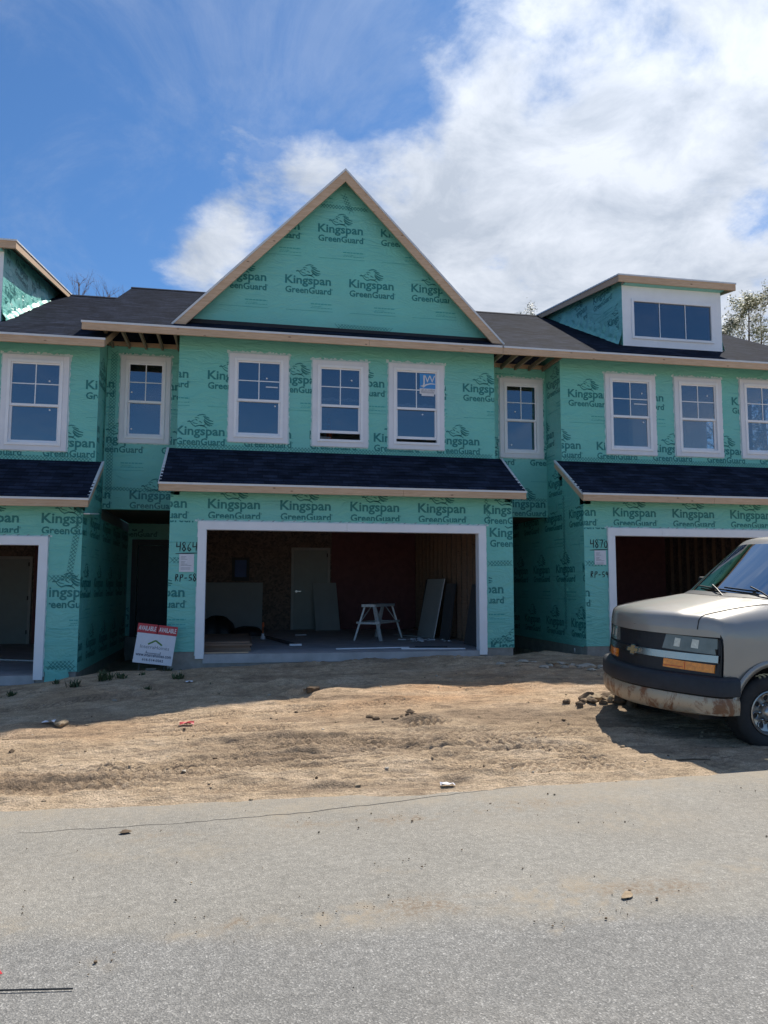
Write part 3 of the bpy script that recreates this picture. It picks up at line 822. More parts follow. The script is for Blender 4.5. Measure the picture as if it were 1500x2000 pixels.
    for x0, x1 in ((5.555, PX1-0.04),) if kind == 'left' else ():
        rs = MB(); rs.solid([(x0, 0.02, 2.66), (x0, 0.90, 2.74), (x0, 0.90, 2.76), (x0, 0.02, 2.68)], [(x1, 0.02, 2.66), (x1, 0.90, 2.74), (x1, 0.90, 2.76), (x1, 0.02, 2.68)])
        rs.build('soffit_return', M['casing'], root)
    # ---- main roof
    mb = MB(); B = Vector((0, 1, SLOPE)).normalized(); L_ = (RIDGE_Y-EAVE_Y)*NORM
    shingles(mb, (roof_x0, EAVE_Y, EAVE_Z), (1, 0, 0), B, roof_x1-roof_x0, L_, u0=dx*1.3)
    p = [(EAVE_Y+0.03, -0.02), (RIDGE_Y, -0.02)]
    zb = lambda y, o: roof_z(y)+o
    mb.solid([(roof_x0+.001, EAVE_Y+.03, zb(EAVE_Y+.03, -.004)), (roof_x1-.001, EAVE_Y+.03, zb(EAVE_Y+.03, -.004)), (roof_x1-.001, EAVE_Y+.03, zb(EAVE_Y+.03, -.022)), (roof_x0+.001, EAVE_Y+.03, zb(EAVE_Y+.03, -.022))],
             [(roof_x0+.001, RIDGE_Y, zb(RIDGE_Y, -.004)), (roof_x1-.001, RIDGE_Y, zb(RIDGE_Y, -.004)), (roof_x1-.001, RIDGE_Y, zb(RIDGE_Y, -.022)), (roof_x0+.001, RIDGE_Y, zb(RIDGE_Y, -.022))], 1)
    Lz = roof_z(RIDGE_Y)
    mb.face([(roof_x0, RIDGE_Y, Lz+0.012), (roof_x1, RIDGE_Y, Lz+0.012), (roof_x1, 11.9, Lz-2.9), (roof_x0, 11.9, Lz-2.9)], 0, [(0, 0), (7, 0), (7, 6), (0, 6)])
    cap = [(RIDGE_Y-0.13, Lz-0.045), (RIDGE_Y, Lz+0.03), (RIDGE_Y+0.13, Lz-0.045)]
    mb.solid([(roof_x0-0.01, y, z) for y, z in cap], [(roof_x1, y, z) for y, z in cap], 0)
    mb.build('roof', [M['shingle'], M['osb_roof']], root, recalc=False)
    fascia_run(root, eave_x0, eave_x1, EAVE_Y-0.02, EAVE_Z+0.004, 0.036, 0.128, (2.9,) if kind == 'centre' else (3.9,))
    rk = MB()
    for x, on in ((roof_x0, kind == 'centre'), (roof_x1-0.03, kind == 'left')):
        if on: rk.solid([(x-.0, EAVE_Y+.03, zb(EAVE_Y+.03, -.16)), (x+.03, EAVE_Y+.03, zb(EAVE_Y+.03, -.16)), (x+.03, EAVE_Y+.03, zb(EAVE_Y+.03, -.024)), (x, EAVE_Y+.03, zb(EAVE_Y+.03, -.024))],
                        [(x, RIDGE_Y, zb(RIDGE_Y, -.16)), (x+.03, RIDGE_Y, zb(RIDGE_Y, -.16)), (x+.03, RIDGE_Y, zb(RIDGE_Y, -.024)), (x, RIDGE_Y, zb(RIDGE_Y, -.024))])
    if rk.v: rk.build('roof_edge_board', M['lumber'], root)
    # ---- shell behind: back wall, floors, upper room
    mb = MB(); mb.box(-2.0, 5.5, 11.55, 11.7, -0.8, 5.9); mb.build('back_wall', M['wrap'], root)
    mb = MB(); mb.box(-1.99, 5.49, 5.2, 5.3, 3.03, 5.7); mb.box(-0.60, 5.53, 1.11, 5.2, 5.72, 5.76); mb.box(-0.46, 5.39, 1.11, 5.2, 3.0, 3.03); mb.box(-1.99, -0.77, 1.88, 5.2, 5.72, 5.76)
    mb.box(1.55, 1.65, 2.2, 5.2, 3.031, 5.71)
    mb.build('upper_room_lining', M['drywall'], root)
    # ---- windows
    for i, w in enumerate(wins): sash_window(root, *w[:4], UY, **w[4], seed=int(dx*10)+i)
    sash_window(root, *rec[:4], RY, **rec[4], seed=int(dx*10)+9)
    # ---- gable or dormer
    if kind == 'centre':
        sl_ = (GPZ-GZ)/(GPX-GX0); GY0, GYW = 0.70, 0.95
        mb = MB(); zb_ = roof_z(GYW)+0.01
        x_l = GX0+(zb_-GZ)/sl_+0.06; x_r = GX1-(zb_-GZ)/sl_-0.06; top = GPZ-0.06
        tri = [(x_l, zb_), (x_r, zb_), (GPX, top)]
        mb.solid([(x, GYW, z) for x, z in tri], [(x, GYW+0.12, z) for x, z in tri], 0)
        G3 = lambda a, b: (a, GYW-0.003, b)
        halves = [(-sl_, 1, top-0.12-sl_*GPX), (sl_, 1, top-0.12+sl_*GPX), (0, -1, -zb_-0.05)]
        wrap_print(mb, G3, (x_l, x_r, 6.42, top), u0=1.33, v0=7.03, pitch=1.255, row=1.09, shift=0.63, halves=halves)
        G4 = lambda a, b: (a, GYW-0.0045, b)
        hatch(mb, G4, (2.0, 8.66), (2.95, 8.64), w=0.08, m=1); hatch(mb, G4, (2.3, 6.19), (3.5, 6.17), w=0.16, m=1); hatch(mb, G4, (2.62, 8.55), (2.45, 8.95), w=0.1, m=1)
        mb.build('gable_wall', WM, root, recalc=False)
        mb = MB(); run = math.hypot(GPX-GX0, GPZ-GZ)
        for sgn, x0 in ((1, GX0), (-1, GX1)):
            Bv = Vector((sgn*(GPX-GX0)/run, 0, (GPZ-GZ)/run))
            shingles(mb, (x0, GY0, GZ), (0, 1, 0), Bv, 9.0, run, u0=sgn*3.0)
            Nn = Vector((-sgn*Bv.z, 0, abs(Bv.x)))
            a = Vector((x0, GY0+.001, GZ)); b = a+Bv*run
            mb.solid([a-Nn*.003, b-Nn*.003, b-Nn*.02, a-Nn*.02], [v+Vector((0, 8.99, 0)) for v in (a-Nn*.003, b-Nn*.003, b-Nn*.02, a-Nn*.02)], 1)
        mb.build('gable_roof', [M['shingle'], M['osb_roof']], root, recalc=False)
        for sgn, x0 in ((1, GX0), (-1, GX1)):
            rk = MB(); rd = MB()
            Bv = Vector((sgn*(GPX-GX0)/run, 0, (GPZ-GZ)/run)); Nn = Vector((-sgn*Bv.z, 0, abs(Bv.x)))
            a = Vector((x0, GY0-0.02, GZ)); b = Vector((GPX, GY0-0.02, GPZ))
            vx = Vector((0, 0, 1))                       # mitred plumb at the peak
            def pl(p, h): return p - Nn*h if p is a else p - vx*(h/abs(Nn.z))
            for mbx, h0, h1, y0, y1 in ((rk, 0.038, 0.185, 0.0, 0.038), (rd, 0.003, 0.0375, -0.012, 0.03)):
                A_ = [pl(a, h0), pl(b, h0), pl(b, h1), pl(a, h1)]
                mbx.solid([v+Vector((0, y0, 0)) for v in A_], [v+Vector((0, y1, 0)) for v in A_])
            rk.build('gable_rake_board', M['lumber'], root); rd.build('gable_drip_edge', M['drip'], root)
        ft = MB(); ft.solid([(x_l-0.05, GYW-0.012, zb_-0.01), (x_r+0.05, GYW-0.012, zb_-0.01), (x_r+0.02, GYW-0.012, zb_+0.045), (x_l-0.02, GYW-0.012, zb_+0.07)], [(x_l-0.05, GYW-0.006, zb_-0.01), (x_r+0.05, GYW-0.006, zb_-0.01), (x_r+0.02, GYW-0.006, zb_+0.045), (x_l-0.02, GYW-0.006, zb_+0.07)])
        ft.build('felt_upstand', M['felt'], root)
    else:
        X0, X1, DY, Z0, Z1 = (1.12, 3.52, 1.53, roof_z(1.53)-0.03, 7.66)
        if kind == 'left': X0, X1 = 1.25, 3.65
        by = 6.25; zf, zk = 7.94, 8.72; fy = 1.36; rs_ = (zk-zf)/(by-fy)
        WX0, WX1, WZ0, WZ1 = X0+0.21, X1-0.21, Z0+0.20, Z1-0.19
        mb = MB(); wall(mb, lambda a, b, t: (a, DY+t, b), (X0, X1, Z0, Z1+0.2), [(WX0+.05, WX1-.05, WZ0+.05, WZ1-.05)], 0.12)
        dm = mb.build('dormer', M['white'], root)
        for X, sgn in ((X0, -1), (X1, 1)):
            mb = MB(); X = X + sgn*0.004
            A_ = [(DY+0.002, Z0), (by, roof_z(by)-0.05), (by, zk-0.04), (DY+0.002, zf+rs_*(DY-fy)-0.04)]
            mb.solid([(X, y, z) for y, z in A_], [(X-sgn*0.1, y, z) for y, z in A_], 0)
            # ruffled film where the wrap meets the roof
            o3 = (lambda a, b, X=X, sgn=sgn: (X+sgn*0.003, a*sgn, b))
            hv = [((rs_*sgn)*-1, 1, zf+rs_*(-fy)-0.10), (SLOPE*sgn, -1, -(roof_z(0)+0.12))]
            wrap_print(mb, o3, (1.7, 5, 6.3, 8.6) if sgn > 0 else (-5, -1.7, 6.3, 8.6), u0=0.45 if sgn > 0 else -3.45, v0=7.02, row=0.8, halves=hv)
            mb.build('dormer_cheek', WM, dm, recalc=False)
            rf_ = MB(); rr = random.Random(5+int(X)); prev = None
            n = 46
            for k in range(n+1):
                y = DY+0.03+(by-1.6-DY)*k/n; zz = roof_z(y)
                h = 0.16+0.14*rr.random(); o1 = 0.012+0.05*rr.random(); o2 = 0.02+0.05*rr.random()
                cur = [(X+sgn*(0.05+o2), y, zz+0.016), (X+sgn*o1*1.2, y+rr.uniform(-.03, .03), zz+h*0.4), (X+sgn*(0.008+o2*0.6), y+rr.uniform(-.03, .03), zz+h*0.75), (X+sgn*0.004, y, zz+h+0.1)]
                if prev:
                    for j in range(3): rf_.face([prev[j], cur[j], cur[j+1], prev[j+1]], 0)
                prev = cur
            rf_.build('loose_wrap', M['wrap'], dm, recalc=False, smooth=True)
        wf = MB(); ring(wf, WX0, WX1, WZ0, WZ1, 0.055, DY-0.03, DY+0.05); wf.build('dormer_window_frame', M['white'], dm, bevel=0.004)
        for k in (1, 2):
            wm = MB(); xx = WX0+0.055+(WX1-WX0-0.11)*k/3; wm.box(xx-0.008, xx+0.008, DY-0.004, DY+0.002, WZ0+.055, WZ1-.055)
            wm.build('muntin', M['white'], dm)
        wg = MB(); wg.box(WX0+.05, WX1-.05, DY+0.008, DY+0.012, WZ0+.05, WZ1-.05); wg.build('pane', M['glass'], dm)
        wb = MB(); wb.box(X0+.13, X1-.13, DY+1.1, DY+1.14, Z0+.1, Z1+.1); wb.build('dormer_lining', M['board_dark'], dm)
        ov = 0.20; RX0, RX1 = X0-ov+0.03, X1+ov+0.06
        B = Vector((0, by-fy, zk-zf)); L_ = B.length; B.normalize()
        mb = MB(); shingles(mb, (RX0, fy, zf), (1, 0, 0), B, RX1-RX0, L_, u0=2.0)
        mb.solid([(RX0+.001, fy, zf-.003), (RX1-.001, fy, zf-.003), (RX1-.001, fy, zf-.025), (RX0+.001, fy, zf-.025)], [(RX0+.001, by, zk-.003), (RX1-.001, by, zk-.003), (RX1-.001, by, zk-.025), (RX0+.001, by, zk-.025)], 1)
        mb.build('dormer_roof', [M['shingle'], M['osb_roof']], dm, recalc=False)
        mb = MB(); mb.box(RX0, RX1, fy-0.02, fy+0.018, zf-0.175, zf-0.035, 0); mb.box(RX0-.012, RX1+.012, fy-0.034, fy+0.01, zf-0.0345, zf-0.002, 1)
        for xa, xb in ((RX0, RX0+0.038), (RX1-0.038, RX1)):
            mb.solid([(xa, fy+.02, zf-.17), (xb, fy+.02, zf-.17), (xb, fy+.02, zf-.035), (xa, fy+.02, zf-.035)], [(xa, by, zk-.15), (xb, by, zk-.15), (xb, by, zk-.035), (xa, by, zk-.035)], 0)
        for xa, xb in ((RX0-0.014, RX0+0.03), (RX1-0.03, RX1+0.014)):
            mb.solid([(xa, fy+.012, zf-.034), (xb, fy+.012, zf-.034), (xb, fy+.012, zf-.004), (xa, fy+.012, zf-.004)], [(xa, by, zk-.034), (xb, by, zk-.034), (xb, by, zk-.004), (xa, by, zk-.004)], 1)
        mb.build('dormer_fascia', [M['lumber'], M['drip']], dm)
        mb = MB(); mb.box(X0+.003, X1-.003, fy+0.02, DY-0.002, Z1+0.10, Z1+0.115); mb.build('dormer_soffit', M['wrap'], dm)
    return root


D1 = dict(dots=((0.68, 0.78), (0.88, 0.41)), streak=(0.66, 0.94, 0.655))
townhouse_c = build_unit('townhouse', 'green wrapped townhouse with the tall triangular gable and step bench in its garage', 0, 0, 'centre',
    [(0.31, 1.42, 3.855, 5.565, D1), (1.885, 2.965, 3.83, 5.52, dict(raise_=0.13, dots=((0.78, 0.84),))), (3.38, 4.495, 3.83, 5.545, dict(raise_=0.07, dots=((0.66, 0.40),), sticker=True))],
    (-1.77, -0.83, 3.905, 5.63, dict(dots=((0.10, 0.60), (0.12, 0.10)))), 0.01, 2.505, -2.24, 5.55, -2.26, 5.55, ('4864', 'RP-58', -0.50, -0.14, 1.75, 1.24))
townhouse_r = build_unit('townhouse', 'green wrapped townhouse with window dormer and open garage behind the parked van', 7.585, 0, 'right',
    [(0.365, 1.49, 3.875, 5.575, dict(dots=((0.82, 0.83), (0.86, 0.40)), streak=(0.6, 0.95, 0.66))), (1.93, 3.03, 3.885, 5.58, dict(dots=((0.78, 0.84), (0.84, 0.42)))), (3.47, 4.56, 3.89, 5.61, dict())],
    (-1.665, -0.70, 3.87, 5.58, dict(dots=((0.30, 0.60), (0.18, 0.10)))), -0.02, 2.505, -2.034, 5.85, -2.034, 5.85, ('4870', 'RP-59', -0.50, -0.13, 1.89, 1.33))
townhouse_l = build_unit('townhouse', 'lower green wrapped townhouse with sunlit dormer side and dark garage beside the sign', -7.585, -0.30, 'left',
    [(2.2, 3.32, 3.87, 5.62, dict()), (3.90, 5.035, 3.87, 5.62, dict(dots=((0.78, 0.78), (0.80, 0.42))))],
    (-1.77, -0.83, 3.905, 5.63, dict()), -0.08, 2.505, -2.2, 5.72, -2.2, 5.72)
fl = MB(); pts = []
for i in range(9):
    row = []
    for j in range(9):
        x = 5.055+0.36*i/8; z = -0.33+0.42*j/8
        row.append((x + (0.02*math.sin(j*1.3) if i == 8 else 0), -0.012-0.012*math.sin(i*1.1+j*0.7)*(1-j/10)-0.01*(8-j)/8*math.sin(i*.8), z+(0.03*math.sin(i*1.1) if j == 0 else 0)))
    pts.append(row)
for i in range(8):
    for j in range(8): fl.face([pts[i][j], pts[i+1][j], pts[i+1][j+1], pts[i][j+1]])
fl.build('wrap_flap', M['wrap'], townhouse_l, smooth=True, weld=True)

# ------------------------------------------------------------------ ground and road
def vnoise(x, y, seed, period=None):
    rs = np.random.RandomState(seed); G = rs.rand(256, 256)
    xi = np.floor(x).astype(int); yi = np.floor(y).astype(int); fx = x-xi; fy = y-yi
    fx = fx*fx*(3-2*fx); fy = fy*fy*(3-2*fy)
    a = G[xi % 256, yi % 256]; b = G[(xi+1) % 256, yi % 256]; c = G[xi % 256, (yi+1) % 256]; d = G[(xi+1) % 256, (yi+1) % 256]
    return (a*(1-fx)+b*fx)*(1-fy) + (c*(1-fx)+d*fx)*fy


def fbm(x, y, f, oct_, seed, gain=0.5):
    s = 0; a = 1.0; t = 0
    for k in range(oct_):
        s = s + a*(vnoise(x*f+31.7*k, y*f+17.3*k, seed+k)-0.5); t += a; a *= gain; f *= 2.07
    return s/t*2


def sstep(x, a, b):
    t = np.clip((x-a)/(b-a), 0, 1); return t*t*(3-2*t)


ROAD_Z = -0.45
WX = np.array([-400, -9, -5.5, -3.4, -2.62, -2.0, -1.3, -0.5, 0.3, 1.2, 2.6, 4.0, 5.5, 6.5, 7.2, 9.0, 14, 400.])
WZ = np.array([-0.7, -0.62, -0.56, -0.47, -0.43, -0.36, -0.28, -0.27, -0.20, -0.17, -0.15, -0.13, -0.13, -0.15, -0.15, -0.22, -0.25, -0.3])
# tyre and track marks: x0,y0,x1,y1,bend,width,kind(0 ribs along,1 lugs across),pitch,depth
TRACKS = [(-3.4, -6.62, 5.0, -6.50, 0.05, 0.30, 0, 0.09, 0.012), (-1.0, -5.55, 5.0, -5.62, -0.08, 0.30, 1, 0.12, 0.012), (-3.3, -7.05, 1.6, -6.72, 0.05, 0.30, 1, 0.10, 0.016), (-0.4, -7.28, 4.4, -7.18, 0.04, 0.26, 1, 0.09, 0.012), (-3.2, -5.78, 2.2, -5.72, 0.04, 0.26, 0, 0.085, 0.012),
          (-3.2, -6.95, 1.0, -6.35, 0.12, 0.46, 1, 0.115, 0.018), (-3.0, -6.45, 3.4, -6.25, -0.06, 0.34, 0, 0.075, 0.016), (-3.5, -5.45, 1.5, -5.05, 0.05, 0.40, 1, 0.10, 0.018),
          (-2.5, -5.95, 5.0, -6.05, 0.10, 0.36, 1, 0.11, 0.014), (0.6, -5.9, 4.4, -6.75, 0.10, 0.42, 1, 0.11, 0.017), (2.9, -5.75, 4.25, -7.35, -0.08, 0.26, 0, 0.07, 0.016), (-3.4, -7.25, 0.2, -6.95, 0.0, 0.40, 1, 0.12, 0.020),
          (2.16, -5.42, 3.05, -5.22, 0.0, 0.20, 1, 0.10, 0.030), (1.2, -7.05, 4.8, -6.95, 0.05, 0.34, 0, 0.07, 0.013), (4.0, -6.5, 5.2, -7.3, 0.0, 0.5, 1, 0.10, 0.013),
          (-1.5, -4.6, 3.0, -4.1, 0.2, 0.34, 1, 0.10, 0.013), (-3.5, -5.0, 0.5, -4.75, 0.05, 0.3, 0, 0.075, 0.013), (0.2, -6.7, 3.0, -6.65, 0.06, 0.5, 1, 0.12, 0.016), (3.4, -3.2, 5.6, -3.0, 0.1, 0.3, 0, 0.08, 0.010), (-2.9, -3.3, 0.2, -2.6, 0.1, 0.3, 1, 0.1, 0.012)]
MOUNDS = [(-1.15, -0.95, 1.6, 0.55, 0.07), (-0.2, -1.3, 0.9, 0.5, 0.05), (-2.0, -1.1, 0.9, 0.5, 0.06), (6.25, 0.25, 0.55, 0.35, 0.12), (-1.6, -2.3, 0.9, 0.5, 0.05), (3.9, -0.6, 1.4, 0.4, 0.03), (1.6, -3.2, 0.5, 0.25, 0.05),
          (5.3, -1.5, 0.9, 0.3, 0.05), (4.95, -4.72, 0.7, 0.28, 0.07), (2.55, -5.2, 0.5, 0.22, 0.05), (-1.75, -4.45, 0.5, 0.2, 0.06), (2.2, -6.3, 1.2, 0.2, 0.02)]


def ground_base(X, Y):
    z0 = np.interp(X, WX, WZ)
    t = sstep(Y, -8.2, -0.3)
    z = -0.428*(1-t) + z0*t
    z = z - 0.10*sstep(Y, 0.15, 0.5)*(X > -9)*(X < 14)
    recess = ((X > -2.02) & (X < -0.61)) | ((X > 5.56) & (X < 6.96))
    z = np.where(recess, z - 0.10*sstep(Y, -0.1, 0.9), z)
    for mx, my, sx, sy, h in MOUNDS: z = z + h*np.exp(-((X-mx)/sx)**2-((Y-my)/sy)**2)
    return z


def ground_z(x, y):
    return float(ground_base(np.array([x]), np.array([y]))[0])


def graded(lo, hi, step, far, g=1.22):
    a = list(np.arange(lo, hi+1e-6, step)); s = step; p = hi
    while p < far: s *= g; p += s; a.append(p)
    s = step; p = lo
    while p > -far: s *= g; p -= s; a.insert(0, p)
    return np.array(a)


def grid_mesh(name, xs, ys, zf, mat, attrs=None, smooth=True):
    X, Y = np.meshgrid(xs, ys); Z = zf(X, Y); n, m_ = X.shape
    co = np.stack([X, Y, Z], -1).reshape(-1, 3).astype(np.float32)
    idx = np.arange(n*m_).reshape(n, m_)
    F = np.stack([idx[:-1, :-1], idx[:-1, 1:], idx[1:, 1:], idx[1:, :-1]], -1).reshape(-1, 4)
    me = bpy.data.meshes.new(name); me.vertices.add(len(co)); me.vertices.foreach_set('co', co.ravel())
    me.loops.add(F.size); me.loops.foreach_set('vertex_index', F.ravel().astype(np.int32))
    me.polygons.add(len(F)); me.polygons.foreach_set('loop_start', np.arange(0, F.size, 4, dtype=np.int32)); me.polygons.foreach_set('loop_total', np.full(len(F), 4, np.int32))
    me.polygons.foreach_set('use_smooth', np.full(len(F), smooth)); me.update(calc_edges=True); me.validate()
    for an, af in (attrs or {}).items():
        c = me.color_attributes.new(an, 'FLOAT_COLOR', 'POINT'); v = np.ones((len(co), 4), np.float32); v[:, :3] = af(X, Y).reshape(-1, 3); c.data.foreach_set('color', v.ravel())
    me.materials.append(mat); o = bpy.data.objects.new(name, me); COL.objects.link(o); return o


def tracks(X, Y):
    dz = np.zeros_like(X); mk = np.zeros_like(X)
    for (x0, y0, x1, y1, bend, w, kind, pitch, dep) in TRACKS:
        L_ = math.hypot(x1-x0, y1-y0); ex, ey = (x1-x0)/L_, (y1-y0)/L_
        a = (X-x0)*ex + (Y-y0)*ey; b = -(X-x0)*ey + (Y-y0)*ex
        b = b - bend*np.sin(np.clip(a/L_, 0, 1)*math.pi) - 0.02*np.sin(a*2.1)
        patch = np.clip(fbm(X, Y, 0.9, 2, 77)*1.8+0.9, 0, 1)
        msk = sstep(a, 0, 0.4)*sstep(L_-a, 0, 0.4)*sstep(w/2-np.abs(b), 0, 0.05)*patch
        if kind: wave = 0.75*np.sin((a+b*(1.1 if int(pitch*1000) % 2 else -0.8))*2*math.pi/(pitch*0.85) + 0.8*np.sin(a*3)) + 0.75*np.sin(b*2*math.pi/0.085)
        else: wave = np.sin(b*2*math.pi/pitch)
        wave = np.tanh(wave*2.2)
        dz += msk*dep*1.4*(0.75*wave-0.5); mk = np.maximum(mk, msk*(0.5-0.5*wave))
        rim = np.exp(-((np.abs(b)-w/2-0.03)/0.035)**2)*sstep(a, 0, 0.3)*sstep(L_-a, 0, 0.3)*patch
        dz += rim*dep*1.0
    return dz, mk


def ground_h(X, Y):
    z = ground_base(X, Y)
    near = sstep(X, -14, -9)*sstep(-X, -20, -13)*sstep(Y, -13, -10)*sstep(-Y, -3, 1)
    amp = 0.8+1.3*sstep(fbm(X, Y, 0.45, 2, 5), -0.1, 0.5)
    calm = 1-0.6*sstep(-Y, 7.0, 7.6)
    z = z + near*calm*(0.050*fbm(X, Y*1.5, 0.8, 3, 11) + 0.040*amp*fbm(X*0.6, Y*1.7, 2.6, 4, 23, 0.6) + 0.015*amp*fbm(X*0.7, Y*1.5, 8.0, 4, 41, 0.65) + 0.020*amp*fbm(X*0.3+0.3*Y, Y*2.4, 4.5, 3, 47, 0.6))
    dz, _ = tracks(X, Y); z = z + dz
    edge = -7.62 + 0.10*fbm(X, X*0, 0.5, 3, 61) + 0.06*fbm(X, X*0, 3.5, 3, 67) + np.interp(X, [-8, -2, 2, 5.2, 9], [0.0, 0.03, 0.0, 0.22, 0.35])
    over = sstep(Y-edge, -0.05, 0.30)
    z = np.where(Y < edge+0.6, (ROAD_Z-0.012)*(1-over) + np.maximum(z, ROAD_Z+0.008)*over, z)
    z = z - 0.25*sstep(-(Y-edge), 0.1, 0.6)
    return z


def ground_tint(X, Y):
    def blob(cx, cy, sx, sy): return np.exp(-((X-cx)/sx)**2-((Y-cy)/sy)**2)
    n = fbm(X, Y*1.6, 1.3, 4, 91)
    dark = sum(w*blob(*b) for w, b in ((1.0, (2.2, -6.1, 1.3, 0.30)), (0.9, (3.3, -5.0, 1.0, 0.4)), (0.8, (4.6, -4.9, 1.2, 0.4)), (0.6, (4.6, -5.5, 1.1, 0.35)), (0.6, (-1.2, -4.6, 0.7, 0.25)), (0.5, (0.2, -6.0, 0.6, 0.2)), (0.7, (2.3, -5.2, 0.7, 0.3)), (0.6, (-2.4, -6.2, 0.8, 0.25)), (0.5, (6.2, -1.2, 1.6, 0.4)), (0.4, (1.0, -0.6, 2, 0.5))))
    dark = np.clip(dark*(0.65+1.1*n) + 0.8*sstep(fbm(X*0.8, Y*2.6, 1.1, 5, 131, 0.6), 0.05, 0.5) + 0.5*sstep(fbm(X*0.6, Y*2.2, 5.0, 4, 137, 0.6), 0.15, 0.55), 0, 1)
    org = np.clip(sum(w*blob(*b) for w, b in ((1.0, (3.6, -3.3, 1.6, 1.0)), (0.8, (-0.6, -4.7, 2.2, 0.5)), (0.7, (4.8, -2.4, 1.3, 0.8)), (0.7, (-1.2, -2.6, 0.7, 0.5)), (0.5, (2.0, -3.8, 1.5, .6)), (0.5, (-2.2, -6.9, 1.2, 0.3))))*(0.7+0.8*n), 0, 1)
    _, mk = tracks(X, Y)
    return np.stack([dark, org, mk], -1)


def make_dirt():
    mt, nt, p = new_mat('dry_dirt')
    tc = nt.nodes.new('ShaderNodeTexCoord'); at = nt.nodes.new('ShaderNodeAttribute'); at.attribute_name = 'tint'
    sep = nt.nodes.new('ShaderNodeSeparateColor'); nt.links.new(at.outputs['Color'], sep.inputs[0])
    n1 = link_noise(nt, 1.1, 6, 0.65, dist=0.4); n2 = link_noise(nt, 7, 6, 0.7, mapping=(0.7, 1.5, 1)); n3 = link_noise(nt, 60, 4, 0.7); n4 = link_noise(nt, 24, 5, 0.75, dist=0.5, mapping=(0.6, 1.6, 1))
    n5 = ramp(nt, n4, [(0.40, 1.0), (0.47, 0.0)])
    c = ramp(nt, n1, [(0.28, (0.36, 0.265, 0.175)), (0.5, (0.50, 0.378, 0.255)), (0.72, (0.60, 0.475, 0.345))])
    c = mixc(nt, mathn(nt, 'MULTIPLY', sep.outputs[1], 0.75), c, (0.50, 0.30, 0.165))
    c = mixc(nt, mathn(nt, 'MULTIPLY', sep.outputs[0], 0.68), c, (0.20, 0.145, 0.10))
    c = mixc(nt, mathn(nt, 'MULTIPLY', sep.outputs[2], 0.8), c, (0.24, 0.18, 0.125))
    c = mixc(nt, 1.0, c, ramp(nt, n2, [(0.28, 0.62), (0.5, 1.0), (0.75, 1.28)]), 'MULTIPLY')
    c = mixc(nt, 1.0, c, ramp(nt, n3, [(0.3, 0.66), (0.7, 1.34)]), 'MULTIPLY')
    c = mixc(nt, mathn(nt, 'MULTIPLY', n5, 0.38), c, (0.19, 0.14, 0.10))
    v = nt.nodes.new('ShaderNodeTexVoronoi'); v.inputs['Scale'].default_value = 34; nt.links.new(tc.outputs['Object'], v.inputs['Vector'])
    peb = ramp(nt, v.outputs['Distance'], [(0.10, 1.0), (0.2, 0.0)])
    c = mixc(nt, mathn(nt, 'MULTIPLY', peb, 0.22), c, (0.14, 0.11, 0.085))
    nt.links.new(c, p.inputs['Base Color']); p.inputs['Roughness'].default_value = 0.95; p.inputs['Specular IOR Level'].default_value = 0.15
    bump(nt, p, mathn(nt, 'ADD', mathn(nt, 'MULTIPLY', n2, 1.2), mathn(nt, 'ADD', mathn(nt, 'ADD', n3, n4), mathn(nt, 'MULTIPLY', peb, 0.5))), 0.8, 0.03)
    return mt


M['dirt'] = make_dirt()
gx = graded(-4.2, 7.4, 0.018, 420); gy = graded(-8.1, 0.6, 0.020, 420)
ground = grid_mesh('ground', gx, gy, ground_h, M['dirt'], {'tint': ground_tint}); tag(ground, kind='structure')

RP = [(1.74, -8.17, 0.28, 0.10, 1.0, 1), (1.15, -8.15, 0.22, 0.06, 0.9, 1), (2.45, -8.05, 0.28, 0.10, 0.7, 1), (1.15, -9.62, 0.30, 0.16, 0.9, 0), (1.55, -9.60, 0.28, 0.12, 0.7, 1), (2.35, -9.62, 0.42, 0.22, 0.95, 0), (2.75, -9.60, 0.35, 0.10, 0.8, 1), (0.62, -9.66, 0.09, 0.10, 1.0, 1),
      (0.40, -9.74, 0.14, 0.05, 0.7, 0), (0.02, -9.97, 0.07, 0.07, 0.6, 0), (2.1, -10.0, 0.06, 0.03, 0.7, 0), (2.4, -9.9, 0.16, 0.05, 0.6, 0), (0.2, -8.25, 0.35, 0.08, 0.5, 1), (-0.5, -9.5, 0.5, 0.12, 0.45, 0), (1.5, -9.1, 0.12, 0.05, 0.6, 0), (0.15, -8.6, 0.5, 0.18, 0.4, 0), (3.2, -8.5, 0.5, 0.2, 0.35, 0), (3.6, -9.4, 0.5, 0.14, 0.55, 0), (2.8, -7.95, 0.5, 0.12, 0.5, 1), (0.9, -9.63, 0.45, 0.05, 0.45, 0)]


def road_tint(X, Y):
    n = fbm(X, Y, 4.0, 4, 201, 0.6); n2 = fbm(X, Y*1.4, 1.2, 4, 211); nf = fbm(X, Y, 13.0, 3, 231, 0.75)
    s = np.zeros_like(X); b = np.zeros_like(X)
    for (cx, cy, sx, sy, w, k) in RP:
        g = w*np.exp(-((X-cx)/sx)**2-((Y-cy)/sy)**2)*np.clip(0.55+1.5*n+2.6*nf, 0, 1.5)
        if k: b = np.maximum(b, g)
        s = np.maximum(s, g*(0.75 if k else 1.0))
    dust = 0.75*sstep(Y+0.35*n2+0.25*nf, -8.15, -7.55) + 0.32*sstep(Y + 0.6*n2, -9.5, -8.0) + 0.10*sstep(n2, 0.0, 0.5)
    tone = sstep(Y + 0.10*(X-1.2) + 0.18*n2, -9.95, -9.70)
    return np.stack([np.clip(s+dust*(0.7+0.5*n), 0, 1), np.clip(b, 0, 1), tone], -1)


